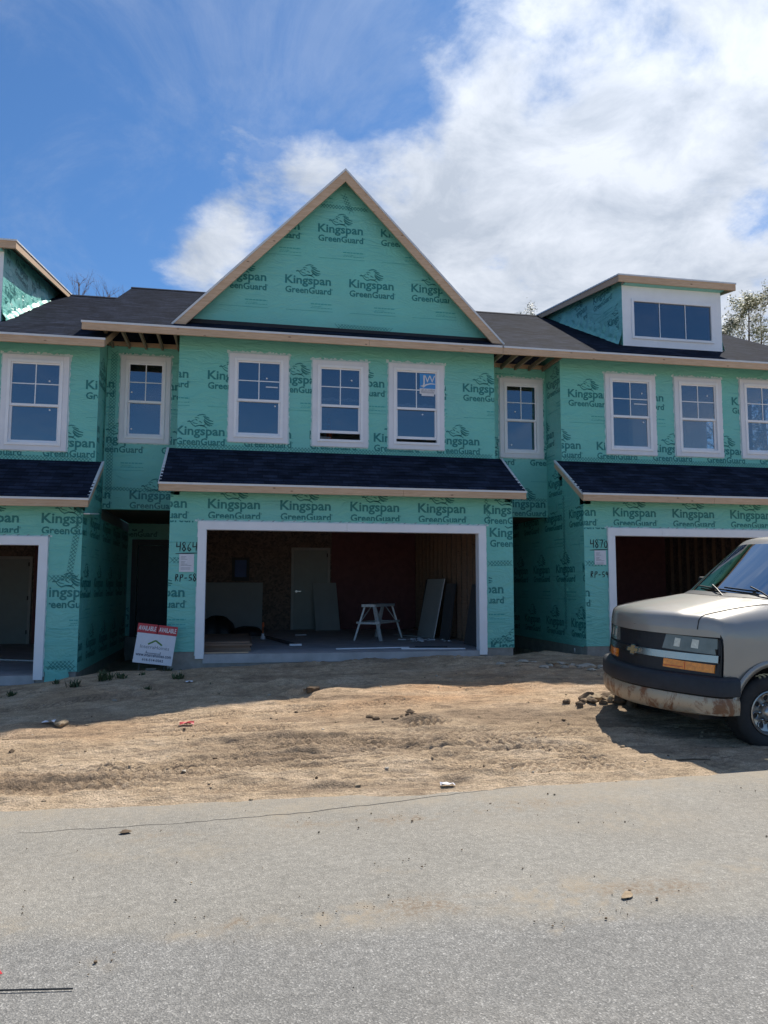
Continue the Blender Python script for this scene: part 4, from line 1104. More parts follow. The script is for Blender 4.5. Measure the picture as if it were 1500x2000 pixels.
def make_asphalt():
    mt, nt, p = new_mat('worn_asphalt')
    tc = nt.nodes.new('ShaderNodeTexCoord'); at = nt.nodes.new('ShaderNodeAttribute'); at.attribute_name = 'tint'
    sep = nt.nodes.new('ShaderNodeSeparateColor'); nt.links.new(at.outputs['Color'], sep.inputs[0])
    v = nt.nodes.new('ShaderNodeTexVoronoi'); v.inputs['Scale'].default_value = 150; v.inputs['Randomness'].default_value = 1.0; nt.links.new(tc.outputs['Object'], v.inputs['Vector'])
    vs = nt.nodes.new('ShaderNodeSeparateColor'); nt.links.new(v.outputs['Color'], vs.inputs[0])
    n1 = link_noise(nt, 0.9, 6, 0.65); n2 = link_noise(nt, 18, 5, 0.7); n3 = link_noise(nt, 220, 2, 0.6)
    st = ramp(nt, vs.outputs[0], [(0.0, (0.175, 0.172, 0.163)), (0.45, (0.235, 0.229, 0.214)), (0.78, (0.28, 0.27, 0.25)), (0.93, (0.345, 0.335, 0.31)), (1.0, (0.47, 0.455, 0.425))])
    c = mixc(nt, sep.outputs[2], mixc(nt, 1.0, st, (0.80, 0.81, 0.825), 'MULTIPLY'), mixc(nt, 0.35, mixc(nt, 1.0, st, (0.93, 0.92, 0.89), 'MULTIPLY'), (0.235, 0.222, 0.195)))
    c = mixc(nt, 1.0, c, ramp(nt, n1, [(0.3, 0.88), (0.7, 1.12)]), 'MULTIPLY'); c = mixc(nt, 1.0, c, ramp(nt, n2, [(0.3, 0.82), (0.7, 1.18)]), 'MULTIPLY')
    n6 = link_noise(nt, 38, 5, 0.75); gr = ramp(nt, n6, [(0.38, 0.25), (0.50, 0.9), (0.62, 1.0)])
    c = mixc(nt, mathn(nt, 'MULTIPLY', mathn(nt, 'MULTIPLY', sep.outputs[0], 1.1), gr), c, mixc(nt, n2, (0.25, 0.215, 0.165), (0.34, 0.30, 0.24)))
    c = mixc(nt, mathn(nt, 'MULTIPLY', mathn(nt, 'MULTIPLY', sep.outputs[1], 1.1), ramp(nt, n6, [(0.44, 0.0), (0.56, 1.0)])), c, mixc(nt, n2, (0.13, 0.105, 0.08), (0.26, 0.205, 0.155)))
    nt.links.new(c, p.inputs['Base Color']); p.inputs['Roughness'].default_value = 0.85; p.inputs['Specular IOR Level'].default_value = 0.3
    bump(nt, p, mathn(nt, 'ADD', v.outputs['Distance'], mathn(nt, 'MULTIPLY', n3, 0.6)), 0.55, 0.006)
    return mt


M['asphalt'] = make_asphalt()
rx = graded(-3.2, 6.4, 0.03, 420); ry = np.concatenate([[-22, -19, -16, -14.5, -13, -12, -11.4], np.arange(-11.1, -6.9, 0.03)])
road = grid_mesh('road', rx, ry, lambda X, Y: ROAD_Z + 0.004*fbm(X, Y, 0.7, 2, 301), M['asphalt'], {'tint': road_tint}); tag(road, kind='structure')

cr = MB()
rnd = random.Random(3)
def crack(pts, w):
    P = []
    for (a, b) in zip(pts[:-1], pts[1:]):
        n = max(2, int(math.hypot(b[0]-a[0], b[1]-a[1])/0.07))
        for k in range(n): t = k/n; P.append((a[0]+(b[0]-a[0])*t+rnd.uniform(-.008, .008), a[1]+(b[1]-a[1])*t+rnd.uniform(-.012, .012)))
    P.append(pts[-1])
    for q in ribbon(P, w):
        zq = ROAD_Z + 0.004*fbm(np.array([p[0] for p in q]), np.array([p[1] for p in q]), 0.7, 2, 301) + 0.0012
        cr.face([(p[0], p[1], float(z)) for p, z in zip(q, zq)])
crack([(0.25, -7.98), (1.1, -7.88), (1.9, -7.70), (2.5, -7.55), (2.9, -7.48)], 0.012)
crack([(-0.8, -8.02), (-0.2, -8.0), (0.3, -7.99)], 0.008)
M['tar'] = simple('road_crack', (0.035, 0.033, 0.03), 0.9)
tag(cr.build('road_crack', M['tar'], recalc=False), kind='structure')

# ------------------------------------------------------------------ parked van (local x runs back along the van, y to its passenger side)
VAN = empty('van', (4.80, -5.75, ROAD_Z+0.035)); VAN.rotation_euler = (R(2.3), 0, R(6.5))
tag(VAN, 'tan full-size van with rusty chrome bumper parked nose-in at the right', 'van')


def make_paint():
    mt, nt, p = new_mat('pewter_paint')
    n = link_noise(nt, 1.5, 4, 0.6); n2 = link_noise(nt, 90, 2, 0.6)
    c = ramp(nt, n, [(0.3, (0.30, 0.284, 0.258)), (0.7, (0.345, 0.327, 0.298))])
    c = mixc(nt, ramp(nt, link_noise(nt, 7, 6, 0.7), [(0.5, 0.0), (0.8, 0.25)]), c, (0.36, 0.31, 0.24))
    nt.links.new(c, p.inputs['Base Color']); p.inputs['Metallic'].default_value = 0.3; p.inputs['Roughness'].default_value = 0.36
    p.inputs['Coat Weight'].default_value = 0.55; p.inputs['Coat Roughness'].default_value = 0.10
    bump(nt, p, n2, 0.03, 0.002); return mt


def make_rusty():
    mt, nt, p = new_mat('rusty_chrome')
    n = link_noise(nt, 5.5, 7, 0.72, dist=0.5, mapping=(1, 1, 0.7)); n2 = link_noise(nt, 24, 5, 0.7)
    f = ramp(nt, n, [(0.51, 0.0), (0.60, 1.0)]); f2 = ramp(nt, n2, [(0.60, 0.0), (0.68, 0.7)])
    fac = mathn(nt, 'MAXIMUM', f, f2)
    c = mixc(nt, link_noise(nt, 3, 5, 0.6), (0.36, 0.29, 0.20), (0.52, 0.45, 0.34))
    c = mixc(nt, fac, c, mixc(nt, n2, (0.12, 0.05, 0.025), (0.30, 0.14, 0.06)))
    nt.links.new(c, p.inputs['Base Color']); p.inputs['Roughness'].default_value = 0.4
    mi = nt.nodes.new('ShaderNodeMath'); mi.operation = 'MULTIPLY_ADD'; nt.links.new(fac, mi.inputs[0]); mi.inputs[1].default_value = -0.3; mi.inputs[2].default_value = 0.3
    nt.links.new(mi.outputs[0], p.inputs['Metallic']); bump(nt, p, fac, 0.2, 0.004); return mt


M['paint'] = make_paint(); M['rusty'] = make_rusty()
M['chrome'] = simple('chrome', (0.42, 0.42, 0.42), 0.24, metal=1.0, var=0.06, scale=9)
M['rubber'] = simple('bumper_rubber', (0.016, 0.019, 0.026), 0.55, var=0.25, scale=8, bmp=0.05)
M['grille'] = simple('grille_plastic', (0.010, 0.012, 0.017), 0.45, var=0.2)
M['tyre'] = simple('tyre_rubber', (0.022, 0.022, 0.023), 0.8, var=0.25, scale=12, bmp=0.2, bscale=60)
M['amber'] = simple('amber_lens', (0.88, 0.27, 0.015), 0.22, var=0.25, scale=30, coat=0.5)
M['lens'] = simple('hazy_headlight_lens', (0.135, 0.15, 0.14), 0.25, var=0.25, scale=7, coat=0.7)
M['reflector'] = simple('headlight_reflector', (0.62, 0.60, 0.52), 0.3, metal=0.3, var=0.2, scale=40)
M['gold'] = simple('gold_emblem', (0.50, 0.38, 0.20), 0.3, metal=0.5, var=0.05)
M['interior'] = simple('van_interior', (0.055, 0.055, 0.055), 0.8, var=0.15)
M['seat'] = simple('van_seat_cloth', (0.09, 0.085, 0.08), 0.9, var=0.15)
M['wheel_metal'] = simple('wheel_chrome', (0.42, 0.40, 0.38), 0.28, metal=0.85, var=0.2, scale=14)

LS = [0, .008, .02, .04, .08, .16, .25, .37, .5, .65, .8, .92, .985, 1.0, 1.03, 1.07]
HS = [1.18, 1.232, 1.275, 1.303, 1.322, 1.340, 1.360, 1.383, 1.405, 1.430, 1.455, 1.470, 1.480, 1.458, 1.452, 1.49]
for k in range(1, 17): LS.append(1.07+0.80*k/16); HS.append(1.49+0.625*k/16)
LS += [1.91, 1.96, 2.03, 2.12, 2.25, 2.45, 2.7, 3.0, 3.5, 4.0, 4.5, 5.0, 5.3, 5.45, 5.55, 5.6]
HS += [2.138, 2.152, 2.163, 2.17, 2.175, 2.178, 2.18, 2.18, 2.18, 2.18, 2.18, 2.18, 2.17, 2.14, 2.06, 1.95]
NJ = 30


def bow(w, l0=0.0):
    k = float(np.interp(l0, [0, 0.95, 1.87, 2.6, 9], [0.37, 0.31, 0.24, 0.0, 0.0]))
    return k*abs(w)**1.8


def van_pt(l0, phi):                      # phi 0 = top centre .. 90 deg = sill, sign gives the side
    H = float(np.interp(l0, LS, HS)); hb = 0.40
    Wd = float(np.interp(l0, [0, .1, .3, .6, 5.3, 5.6], [0.955, 0.975, 0.99, 1.0, 1.0, 0.96]))
    n = float(np.interp(l0, [0, 0.06, 0.25, 0.9, 1.1, 1.9], [22.0, 15.0, 10.0, 6.2, 7.0, 6.5]))
    a = abs(phi); s, c = math.sin(a), math.cos(a); r = (s**n + c**n)**(-1/n)
    w = min(1.0, r*s)*Wd; h = hb + min(1.0, r*c)*(H-hb)
    t = max(0.0, (h-1.15)/1.0); w *= 1 - 0.15*min(1, t)**1.3
    w *= 1 - 0.02*max(0, (0.9-h)/0.5)
    if l0 < 0.985 and c > 0.5:
        tt = min(1, max(0, (0.56-w-0.06*l0)/0.07)); h += 0.016*tt*tt*(3-2*tt)*min(1, l0/0.15)*min(1, (0.99-l0)/0.08)
    return [l0 + bow(w, l0), math.copysign(w, phi) if phi else 0.0, h]


AL, AH, AR = 0.90, 0.37, 0.475            # wheel arch
def arch(p):
    if abs(p[1]) < 0.8: return p
    l, w, h = p
    if l < 0.46: h = max(h, 0.725)
    for ax in (AL, 4.30):
        if abs(l-ax) < AR: h = max(h, AH+math.sqrt(AR*AR-(l-ax)**2))
    if 0.46 <= l <= 0.5: h = max(h, 0.60)
    return [l, w, h]


def van_body():
    parts = {k: MB() for k in ('body', 'hood', 'windscreen')}
    ls = []
    for a, b in zip(LS[:-1], LS[1:]):
        n = max(1, int(math.ceil((b-a)/0.07))); ls += [a+(b-a)*k/n for k in range(n)]
    ls.append(LS[-1])
    ph = [math.pi/2*(j/NJ) for j in range(-NJ, NJ+1)]
    P = [[arch(van_pt(l, p)) for p in ph] for l in ls]
    for i in range(len(ls)-1):
        lm = (ls[i]+ls[i+1])/2
        for j in range(2*NJ):
            q = [P[i][j], P[i][j+1], P[i+1][j+1], P[i+1][j]]
            w = sum(p[1] for p in q)/4; h = sum(p[2] for p in q)/4; l = sum(p[0] for p in q)/4
            key = 'body'
            if lm < 0.985 and abs(w) < 0.735+0.03*lm: key = 'hood'
            elif 1.085 < lm < 1.83 and h > float(np.interp(lm, LS, HS))-0.075: key = 'windscreen'
            elif abs(w) > 0.7 and 1.42 < h < 2.0:
                if 1.62 + (h-1.42)*0.95 < l < 2.62 or 2.80 < l < 4.0 or 4.15 < l < 5.3: key = ('window', w > 0, 0 if l < 2.7 else 1 if l < 4.08 else 2)
            parts.setdefault(key, MB()).face(q)
    back = P[-1]; parts['body'].face([p for p in back])
    return parts


vp = van_body()
body = vp['body'].build('body', M['paint'], VAN, smooth=True, weld=True)
hood = vp['hood'].build('hood', M['paint'], VAN, smooth=True, weld=True)
vp['windscreen'].build('windscreen', M['car_glass'], VAN, smooth=True, weld=True, recalc=False)
for k_, v_ in vp.items():
    if isinstance(k_, tuple): v_.build('side_window', M['car_glass'], VAN, smooth=True, weld=True, recalc=False)

# seams drawn by thin dark gaps
def surf(l0, w_target):
    lo, hi = 0.0, math.pi/2
    for _ in range(30):
        m_ = (lo+hi)/2
        if van_pt(l0, m_)[1] < abs(w_target): lo = m_
        else: hi = m_
    p = van_pt(l0, lo); p[1] = math.copysign(p[1], w_target); return p
sm = MB()
for s in (-1, 1):
    sm.tube([Vector(surf(l0, s*(0.735+0.03*l0)))+Vector((0, 0, 0.001)) for l0 in [0.0, .02, .05, .1, .2, .35, .5, .65, .8, .9, .975]], 0.006, 6)
sm.tube([Vector(surf(0.99, w))+Vector((0, 0, 0.004)) for w in [-.74+.074*k for k in range(21)]], 0.009, 6)
for s in (-1, 1):
    sm.tube([(1.52, s*1.003, 0.5), (1.50, s*1.003, 1.0), (1.53, s*0.985, 1.38)], 0.005, 5)
sm.build('panel_gap', M['black'], body)


def fp(w, h, off=0.0): return (bow(w) + 0.05*(h-0.75)/0.45 - off, w, h)


def patch(corners, off, thick, nu=12, nv=4, mb=None, m=0):
    """quad patch on the curved front: corners (w,h) bl, br, tr, tl"""
    mb = mb or MB(); bl, br, tr, tl = corners; G = []
    for i in range(nu+1):
        row = []
        for j in range(nv+1):
            u, v = i/nu, j/nv
            w = (bl[0]*(1-u)+br[0]*u)*(1-v) + (tl[0]*(1-u)+tr[0]*u)*v; h = (bl[1]*(1-u)+br[1]*u)*(1-v) + (tl[1]*(1-u)+tr[1]*u)*v
            row.append((w, h))
        G.append(row)
    for i in range(nu):
        for j in range(nv): mb.face([fp(*G[a][b], off) for a, b in ((i, j), (i+1, j), (i+1, j+1), (i, j+1))], m)
    bd = [G[i][0] for i in range(nu+1)] + [G[nu][j] for j in range(1, nv+1)] + [G[i][nv] for i in range(nu-1, -1, -1)] + [G[0][j] for j in range(nv-1, 0, -1)]
    for a, b in zip(bd, bd[1:]+bd[:1]): mb.face([fp(*a, off), fp(*b, off), fp(*b, off-thick), fp(*a, off-thick)], m)
    return mb


# dark nose panel behind lights and grille
patch([(-0.935, 0.46), (0.935, 0.46), (0.935, 1.115), (-0.935, 1.115)], 0.010, 0.12, 28, 6).build('nose_panel', M['grille'], VAN, weld=True, smooth=False)
# upper lip of the nose follows the hood
mb = MB()
for k in range(36):
    w0, w1 = -0.93+1.86*k/36, -0.93+1.86*(k+1)/36
    t = lambda w: surf(0.0, w)[2] if abs(w) > 0.01 else 1.175
    b0 = b1 = 1.115
    mb.face([fp(w0, b0, 0.044), fp(w1, b1, 0.044), (bow(w1), w1, t(w1)+0.002), (bow(w0), w0, t(w0)+0.002)])
mb.build('hood_lip', M['paint'], hood, weld=True, smooth=True)
gr = MB()
for k in range(9): h = 0.775+0.045*k; patch([(-0.40, h), (0.40, h), (0.40, h+0.008), (-0.40, h+0.008)], 0.012, 0.02, 12, 1, gr)
for k in range(17): w = -0.40+0.05*k; patch([(w-0.004, 0.76), (w+0.004, 0.76), (w+0.004, 1.13), (w-0.004, 1.13)], 0.010, 0.02, 1, 3, gr)
gr.build('grille', M['grille'], VAN, weld=True)
for s in (-1, 1):
    nm = 'headlight'
    c = [(s*0.375, 0.962), (s*0.90, 0.945), (s*0.895, 1.098), (s*0.41, 1.112)]
    hl = patch(c, 0.022, 0.04, 14, 4).build('headlight', M['lens'], VAN, weld=True, auto=40)
    rf = MB()
    for a, b in ((0.50, 0.56), (0.67, 0.735)): patch([(s*a, 0.995), (s*b, 0.99), (s*(b+.005), 1.075), (s*(a+.01), 1.08)], 0.0245, 0.003, 3, 3, rf)
    rf.build('reflector', M['reflector'], hl, weld=True)
    fr = MB()
    bdr = [(s*w, 1.116) for w in (0.40, 0.5, 0.6, 0.7, 0.8, 0.88)] + [(s*0.915, 1.09), (s*0.93, 1.02), (s*0.935, 0.93), (s*0.937, 0.84), (s*0.937, 0.76)]
    fr.tube([fp(*p, 0.020) for p in bdr], 0.009, 6); fr.build('headlight_seal', M['black'], hl)
    t = [(s*0.40, 0.775), (s*0.885, 0.765), (s*0.885, 0.845), (s*0.40, 0.862)]
    ts = patch(t, 0.020, 0.04, 12, 3).build('turn_signal', M['amber'], VAN, weld=True, auto=40)
    dv = MB(); patch([(s*0.62, 0.775), (s*0.628, 0.775), (s*0.628, 0.85), (s*0.62, 0.85)], 0.0225, 0.003, 1, 2, dv)
    patch([(s*0.405, 0.79), (s*0.61, 0.79), (s*0.61, 0.80), (s*0.405, 0.80)], 0.0215, 0.002, 3, 1, dv); dv.build('lens_divider', M['orange'], ts, weld=True)
cb = MB()
patch([(-0.92, 0.868), (0.92, 0.868), (0.92, 0.938), (-0.92, 0.938)], 0.034, 0.05, 30, 4, cb); cb.build('chrome_bar', M['chrome'], VAN, weld=True, auto=40)
em = MB()
bt = [(-0.105, -0.022), (-0.035, -0.022), (-0.042, -0.055), (0.030, -0.055), (0.036, -0.022), (0.105, -0.022), (0.110, 0.022), (0.040, 0.022), (0.045, 0.055), (-0.028, 0.055), (-0.034, 0.022), (-0.100, 0.022)]
for sc, off, th, m in ((1.0, 0.050, 0.02, 0), (0.80, 0.053, 0.004, 1)):
    A_ = [(fp(0, 0.92+z*sc, off)[0], -y*sc, 0.905+z*sc) for y, z in bt]; B_ = [(p[0]+th, p[1], p[2]) for p in A_]
    em.solid(A_, B_, m)
em.build('emblem', [M['chrome'], M['gold']], VAN)


def bump_path():
    P = []
    for k in range(-12, 13): w = 0.90*k/12; P.append((0.33*abs(w)**1.9-0.075, w))
    a = P[0]; pre = [(0.475, -1.015), (0.38, -1.015), (0.29, -1.0), (0.235, -0.955)]; post = [(x, -y) for x, y in pre[::-1]]
    return pre + P + post


BP = bump_path()
def bumper(profile, name, mat, shrink=None):
    mb = MB(); n = len(BP); rows = []
    for i, (l, w) in enumerate(BP):
        a = BP[max(i-1, 0)]; b = BP[min(i+1, n-1)]; d = Vector((b[0]-a[0], b[1]-a[1])).normalized(); nx, ny = d.y, -d.x   # inward = +l at centre
        e = max(0.0, (abs(w)-0.3)/0.7)
        rows.append([(l+nx*o, w+ny*o, h + (shrink*e*e if shrink and k in (0, len(profile)-1) else 0)) for k, (o, h) in enumerate(profile)])
    m_ = len(profile)
    for i in range(n-1):
        for j in range(m_): mb.face([rows[i][j], rows[i+1][j], rows[i+1][(j+1) % m_], rows[i][(j+1) % m_]])
    mb.face(rows[0]); mb.face(rows[-1][::-1])
    return mb.build(name, mat, VAN, weld=True, auto=45)


bumper([(0.03, 0.345), (0.008, 0.37), (0.0, 0.43), (0.0, 0.50), (0.012, 0.535), (0.06, 0.535), (0.06, 0.345)], 'chrome_bumper', M['rusty'], shrink=0.02)
bumper([(0.02, 0.5375), (-0.008, 0.555), (-0.010, 0.69), (0.012, 0.725), (0.05, 0.735), (0.24, 0.755), (0.24, 0.5375)], 'bumper_cover', M['rubber'])

# wheels
def wheel(l, s, nm='wheel'):
    c = (l, s*0.865, 0.37)
    ty = MB()
    prof = [(0.215, -0.10), (0.235, -0.118), (0.30, -0.128), (0.345, -0.118), (0.365, -0.095), (0.372, -0.05), (0.372, 0.05), (0.365, 0.095), (0.345, 0.118), (0.30, 0.128), (0.235, 0.118), (0.215, 0.10)]
    ty.lathe([(r, a*s) for r, a in prof], 56, c, 'y', close=True)
    ang = R(-9)*(1 if l < 2 else 0)
    def steer(o):
        for v in o.data.vertices:
            x, y = v.co.x-c[0], v.co.y-c[1]; v.co.x = c[0]+x*math.cos(ang)-y*math.sin(ang); v.co.y = c[1]+x*math.sin(ang)+y*math.cos(ang)
    for k in range(48):
        t = 2*math.pi*k/48
        for a0, a1 in ((-0.10, -0.03), (0.03, 0.10)):
            for sh in (0.0,):
                d = Vector((math.cos(t+sh+a0), 0, math.sin(t+sh+a0))); d2 = Vector((math.cos(t+a0+0.065), 0, math.sin(t+a0+0.065)))
                q = [d*0.376+Vector((0, a0, 0)), d2*0.376+Vector((0, a0, 0)), d2*0.376+Vector((0, a1, 0)), d*0.376+Vector((0, a1, 0))]
                ty.face([tuple(p+Vector(c)) for p in q])
    t_ = ty.build('wheel', M['tyre'], VAN, auto=50, weld=True); steer(t_)
    rm = MB()
    rm.lathe([(0.222, 0.085*s), (0.222, 0.122*s), (0.212, 0.125*s), (0.198, 0.112*s), (0.188, 0.070*s), (0.10, 0.045*s), (0.085, 0.07*s), (0.075, 0.12*s), (0.05, 0.135*s), (0.0, 0.137*s)], 48, c, 'y')
    steer(rm.build('rim', M['wheel_metal'], t_, auto=50))
    ho = MB()
    for k in range(8):
        a = 2*math.pi*k/8+0.2; q0, q1 = [], []
        for j in range(12):
            b = 2*math.pi*j/12; r = 0.147+0.036*math.cos(b); tt = a+0.21*math.sin(b)
            yy = s*(0.045+0.025*(r-0.10)/0.088+0.0035)
            q0.append((c[0]+r*math.cos(tt), c[1]+yy, c[2]+r*math.sin(tt)))
        ho.face(q0)
        rr = [Vector(p)+Vector((0, s*0.003, 0)) for p in q0]; ho.tube(rr+[rr[0]], 0.006, 5, 1, cap=False)
    steer(ho.build('rim_slots', [M['black'], M['wheel_metal']], t_, recalc=False))
    nu = MB()
    for k in range(8):
        a = 2*math.pi*k/8; nu.lathe([(0.012, 0.05*s), (0.012, 0.085*s), (0.0, 0.09*s)], 8, (c[0]+0.10*math.cos(a), c[1], c[2]+0.10*math.sin(a)), 'y')
    steer(nu.build('wheel_nuts', M['chrome'], t_))


for l in (AL, 4.30):
    for s in (-1, 1): wheel(l, s)
for s in (-1, 1):
    ar = MB(); rows = []
    for k in range(21):
        t = math.pi*(0.13+0.74*k/20) if k else math.pi*0.10
        l, h = AL-math.cos(t)*AR, AH+math.sin(t)*AR
        rows.append([(l+0.02*math.cos(t)*-1, s*1.000, h+0.0), (AL-math.cos(t)*(AR-0.012), s*1.012, AH+math.sin(t)*(AR-0.012)), (AL-math.cos(t)*(AR+0.035), s*1.014, AH+math.sin(t)*(AR+0.035)), (AL-math.cos(t)*(AR+0.05), s*0.998, AH+math.sin(t)*(AR+0.05))])
    for a, b in zip(rows[:-1], rows[1:]):
        for j in range(3): ar.face([a[j], b[j], b[j+1], a[j+1]])
    ar.build('arch_flare', M['paint'], body, weld=True, smooth=True)
un = MB()
un.box(0.25, 5.5, -0.70, 0.70, 0.28, 0.46); un.box(0.30, 0.42, -0.9, 0.9, 0.40, 1.0); un.box(1.45, 1.5, -0.96, 0.96, 0.30, 1.2); un.box(0.42, 1.45, -0.66, 0.66, 0.46, 1.15)
un.build('underbody', M['black'], VAN)
# cowl, wipers, cabin
cw = MB()
for k in range(20):
    w0, w1 = -0.84+1.68*k/20, -0.84+1.68*(k+1)/20
    a0, a1, b0, b1 = surf(0.985, w0), surf(0.985, w1), surf(1.10, w0), surf(1.10, w1)
    cw.face([(a0[0], a0[1], a0[2]-0.004), (a1[0], a1[1], a1[2]-0.004), (b1[0]-.0, b1[1], b1[2]+0.006), (b0[0], b0[1], b0[2]+0.006)])
cw.build('cowl', M['rubber'], VAN, weld=True, smooth=True)
for (w0, w1, l1) in ((-0.15, 0.46, 1.16), (-0.72, -0.05, 1.16)):
    wp = MB()
    a = Vector(surf(1.02, w0))+Vector((0, 0, 0.03)); b = Vector(surf(l1, (w0+w1)/2))+Vector((-0.02, 0, 0.035))
    wp.tube([a, a.lerp(b, 0.5)+Vector((-0.01, 0, 0.015)), b], 0.009, 6)
    pts = [Vector(surf(1.12+0.035*k/6, w0*0.7+(w1-w0*0.7)*k/6))+Vector((-0.012, 0, 0.018)) for k in range(7)]
    wp.tube(pts, 0.010, 6); wp.build('wiper', M['black'], VAN)
an = MB(); p = surf(0.86, 0.80); an.tube([p, (p[0]+0.01, p[1], p[2]+0.07)], [0.008, 0.002], 6); an.build('antenna', M['black'], VAN)
it = MB(); it.box(1.38, 1.80, -0.84, 0.84, 0.9, 1.43, 0); it.box(1.0, 5.4, -0.92, 0.92, 0.46, 0.52, 0)
it.build('dashboard', M['interior'], VAN, bevel=0.03)
for s in (-0.45, 0.45): it = MB(); it.box(2.2, 2.7, s-0.25, s+0.25, 0.6, 0.95); it.box(2.6, 2.74, s-0.25, s+0.25, 0.951, 1.55); it.box(2.64, 2.73, s-0.12, s+0.12, 1.551, 1.78); it.build('seat', M['seat'], VAN, bevel=0.03)
it = MB(); it.box(2.95, 3.0, -0.94, 0.94, 0.5, 2.0); it.build('cabin_partition', M['interior'], VAN)
stw = MB(); n = 24
cpt = Vector((1.95, -0.42, 1.42)); ax = Vector((0.85, 0, 0.52)).normalized(); e1 = Vector((0, 1, 0)); e2 = ax.cross(e1)
stw.tube([cpt+(e1*math.cos(2*math.pi*k/n)+e2*math.sin(2*math.pi*k/n))*0.19 for k in range(n+1)], 0.015, 6, cap=False)
stw.tube([cpt-ax*0.25, cpt], 0.03, 8); stw.beam(cpt-e1*0.18, cpt+e1*0.18, 0.03, 0.02); stw.build('steering_wheel', M['black'], VAN)
for s in (-1, 1):
    mr = MB(); mr.box(1.88, 2.0, s*1.08-0.13 if s > 0 else -1.30, s*1.30 if s > 0 else -1.08+0.13, 1.36, 1.66); mr.beam((1.96, s*0.96, 1.42), (1.95, s*1.12, 1.44), 0.06, 0.05); mr.build('mirror', M['black'], VAN, bevel=0.03)

# ------------------------------------------------------------------ loose things
_co = np.empty(len(ground.data.vertices)*3, np.float32); ground.data.vertices.foreach_get('co', _co); _Z = _co.reshape(len(gy), len(gx), 3)[:, :, 2]
def gz(x, y):
    i = int(np.clip(np.searchsorted(gx, x)-1, 0, len(gx)-2)); j = int(np.clip(np.searchsorted(gy, y)-1, 0, len(gy)-2))
    u = (x-gx[i])/(gx[i+1]-gx[i]); v = (y-gy[j])/(gy[j+1]-gy[j])
    return float((_Z[j, i]*(1-u)+_Z[j, i+1]*u)*(1-v) + (_Z[j+1, i]*(1-u)+_Z[j+1, i+1]*u)*v)


# realtor sign, tilted, on two short stakes
SG = empty('yard_sign', (-0.82, -0.22, gz(-0.82, -0.22)))
tag(SG, 'tilted white yard sign with red AVAILABLE strips before the dark entry', 'sign')
sg = MB(); sg.box(-0.315, 0.315, 0.0, 0.012, 0.0, 0.49)
SGM = Matrix.Translation((0.0, 0, -0.105-gz(-0.82, -0.22)-0.02)) @ Matrix.Rotation(R(7.2), 4, 'Y') @ Matrix.Rotation(R(-6), 4, 'X')
def placed(o): o.matrix_local = SGM; return o
sgo = sg
t3 = lambda a, b: (a, -0.002, b)
for P in fit_text('InterraHomes', -0.235, 0.235, 0.245, 0.055, 0.0): sg.face([t3(*p) for p in P], 1)
for P in fit_text('www.interrahomes.com', -0.285, 0.285, 0.115, 0.036, 0.012): sg.face([t3(*p) for p in P], 2)
for P in fit_text('616-514-0262', -0.17, 0.17, 0.045, 0.038, 0.012): sg.face([t3(*p) for p in P], 2)
for a, b in (((-0.115, 0.315), (0.0, 0.385)), ((0.0, 0.385), (0.11, 0.315))):
    d = Vector((b[0]-a[0], b[1]-a[1])).normalized()*0.013; n = (-d.y, d.x)
    sg.face([t3(a[0]-n[0], a[1]-n[1]), t3(b[0]-n[0], b[1]-n[1]), t3(b[0]+n[0], b[1]+n[1]), t3(a[0]+n[0], a[1]+n[1])], 3)
for x0, x1, z0, z1 in ((-0.13, 0.11, 0.165, 0.178), (-0.13, -0.117, 0.178, 0.205), (0.097, 0.11, 0.178, 0.205)): sg.face([t3(x0, z0), t3(x1, z0), t3(x1, z1), t3(x0, z1)], 1)
placed(sg.build('sign_panel', [M['white_paper'], M['ink_grey'], M['ink_navy'], M['ink_green']], SG, recalc=False))
for x0, x1 in ((-0.325, -0.008), (0.006, 0.32)):
    rp = MB(); rp.box(x0, x1, -0.002, 0.010, 0.492, 0.645)
    for P in fit_text('AVAILABLE', x0+0.018, x1-0.018, 0.535, 0.072, 0.018): rp.face([(p[0], -0.004, p[1]) for p in P], 1)
    placed(rp.build('rider_panel', [M['red'], M['white_ink']], SG, recalc=False))
for x in (-0.2, 0.2):
    st = MB(); st.tube([(x, 0.02, -0.26), (x, 0.02, 0.60)], 0.006, 6); placed(st.build('stake', M['dark_trim'], SG))
bk = MB(); bk.box(-0.98, -0.80, 0.30, 0.40, gz(-0.9, 0.35)-0.03, gz(-0.9, 0.35)+0.12)
tag(bk.build('concrete_block', M['concrete'], bevel=0.01), 'small grey concrete block under the yard sign', 'block')

# notices taped to the walls
for (x0, x1, z0, z1, tilt, lab) in ((-0.445, -0.20, 1.40, 1.705, 0.0, 'white permit paper stapled below the number 4864'), (7.165, 7.40, 1.575, 1.845, 0.01, 'white permit paper taped below the number 4870')):
    pp = MB(); n = 6
    for i in range(n):
        a, b = x0+(x1-x0)*i/n, x0+(x1-x0)*(i+1)/n; c = lambda x: -0.008-0.006*math.sin((x-x0)/(x1-x0)*math.pi)
        pp.face([(a, c(a), z0), (b, c(b), z0), (b, c(b), z1), (a, c(a), z1)], 0)
    rr = random.Random(4)
    for k in range(11):
        z = z1-0.05-k*0.021; l = rr.uniform(0.3, 1.0) if k not in (3, 8) else 0
        if l: pp.face([(x0+0.03, -0.0155, z), (x0+0.03+(x1-x0-0.06)*l, -0.0155, z), (x0+0.03+(x1-x0-0.06)*l, -0.0155, z+0.006), (x0+0.03, -0.0155, z+0.006)], 1)
    tag(pp.build('permit_notice', [M['white_paper'], M['ink_grey']], recalc=False), lab, 'notice', 'permit notices on the garage walls')

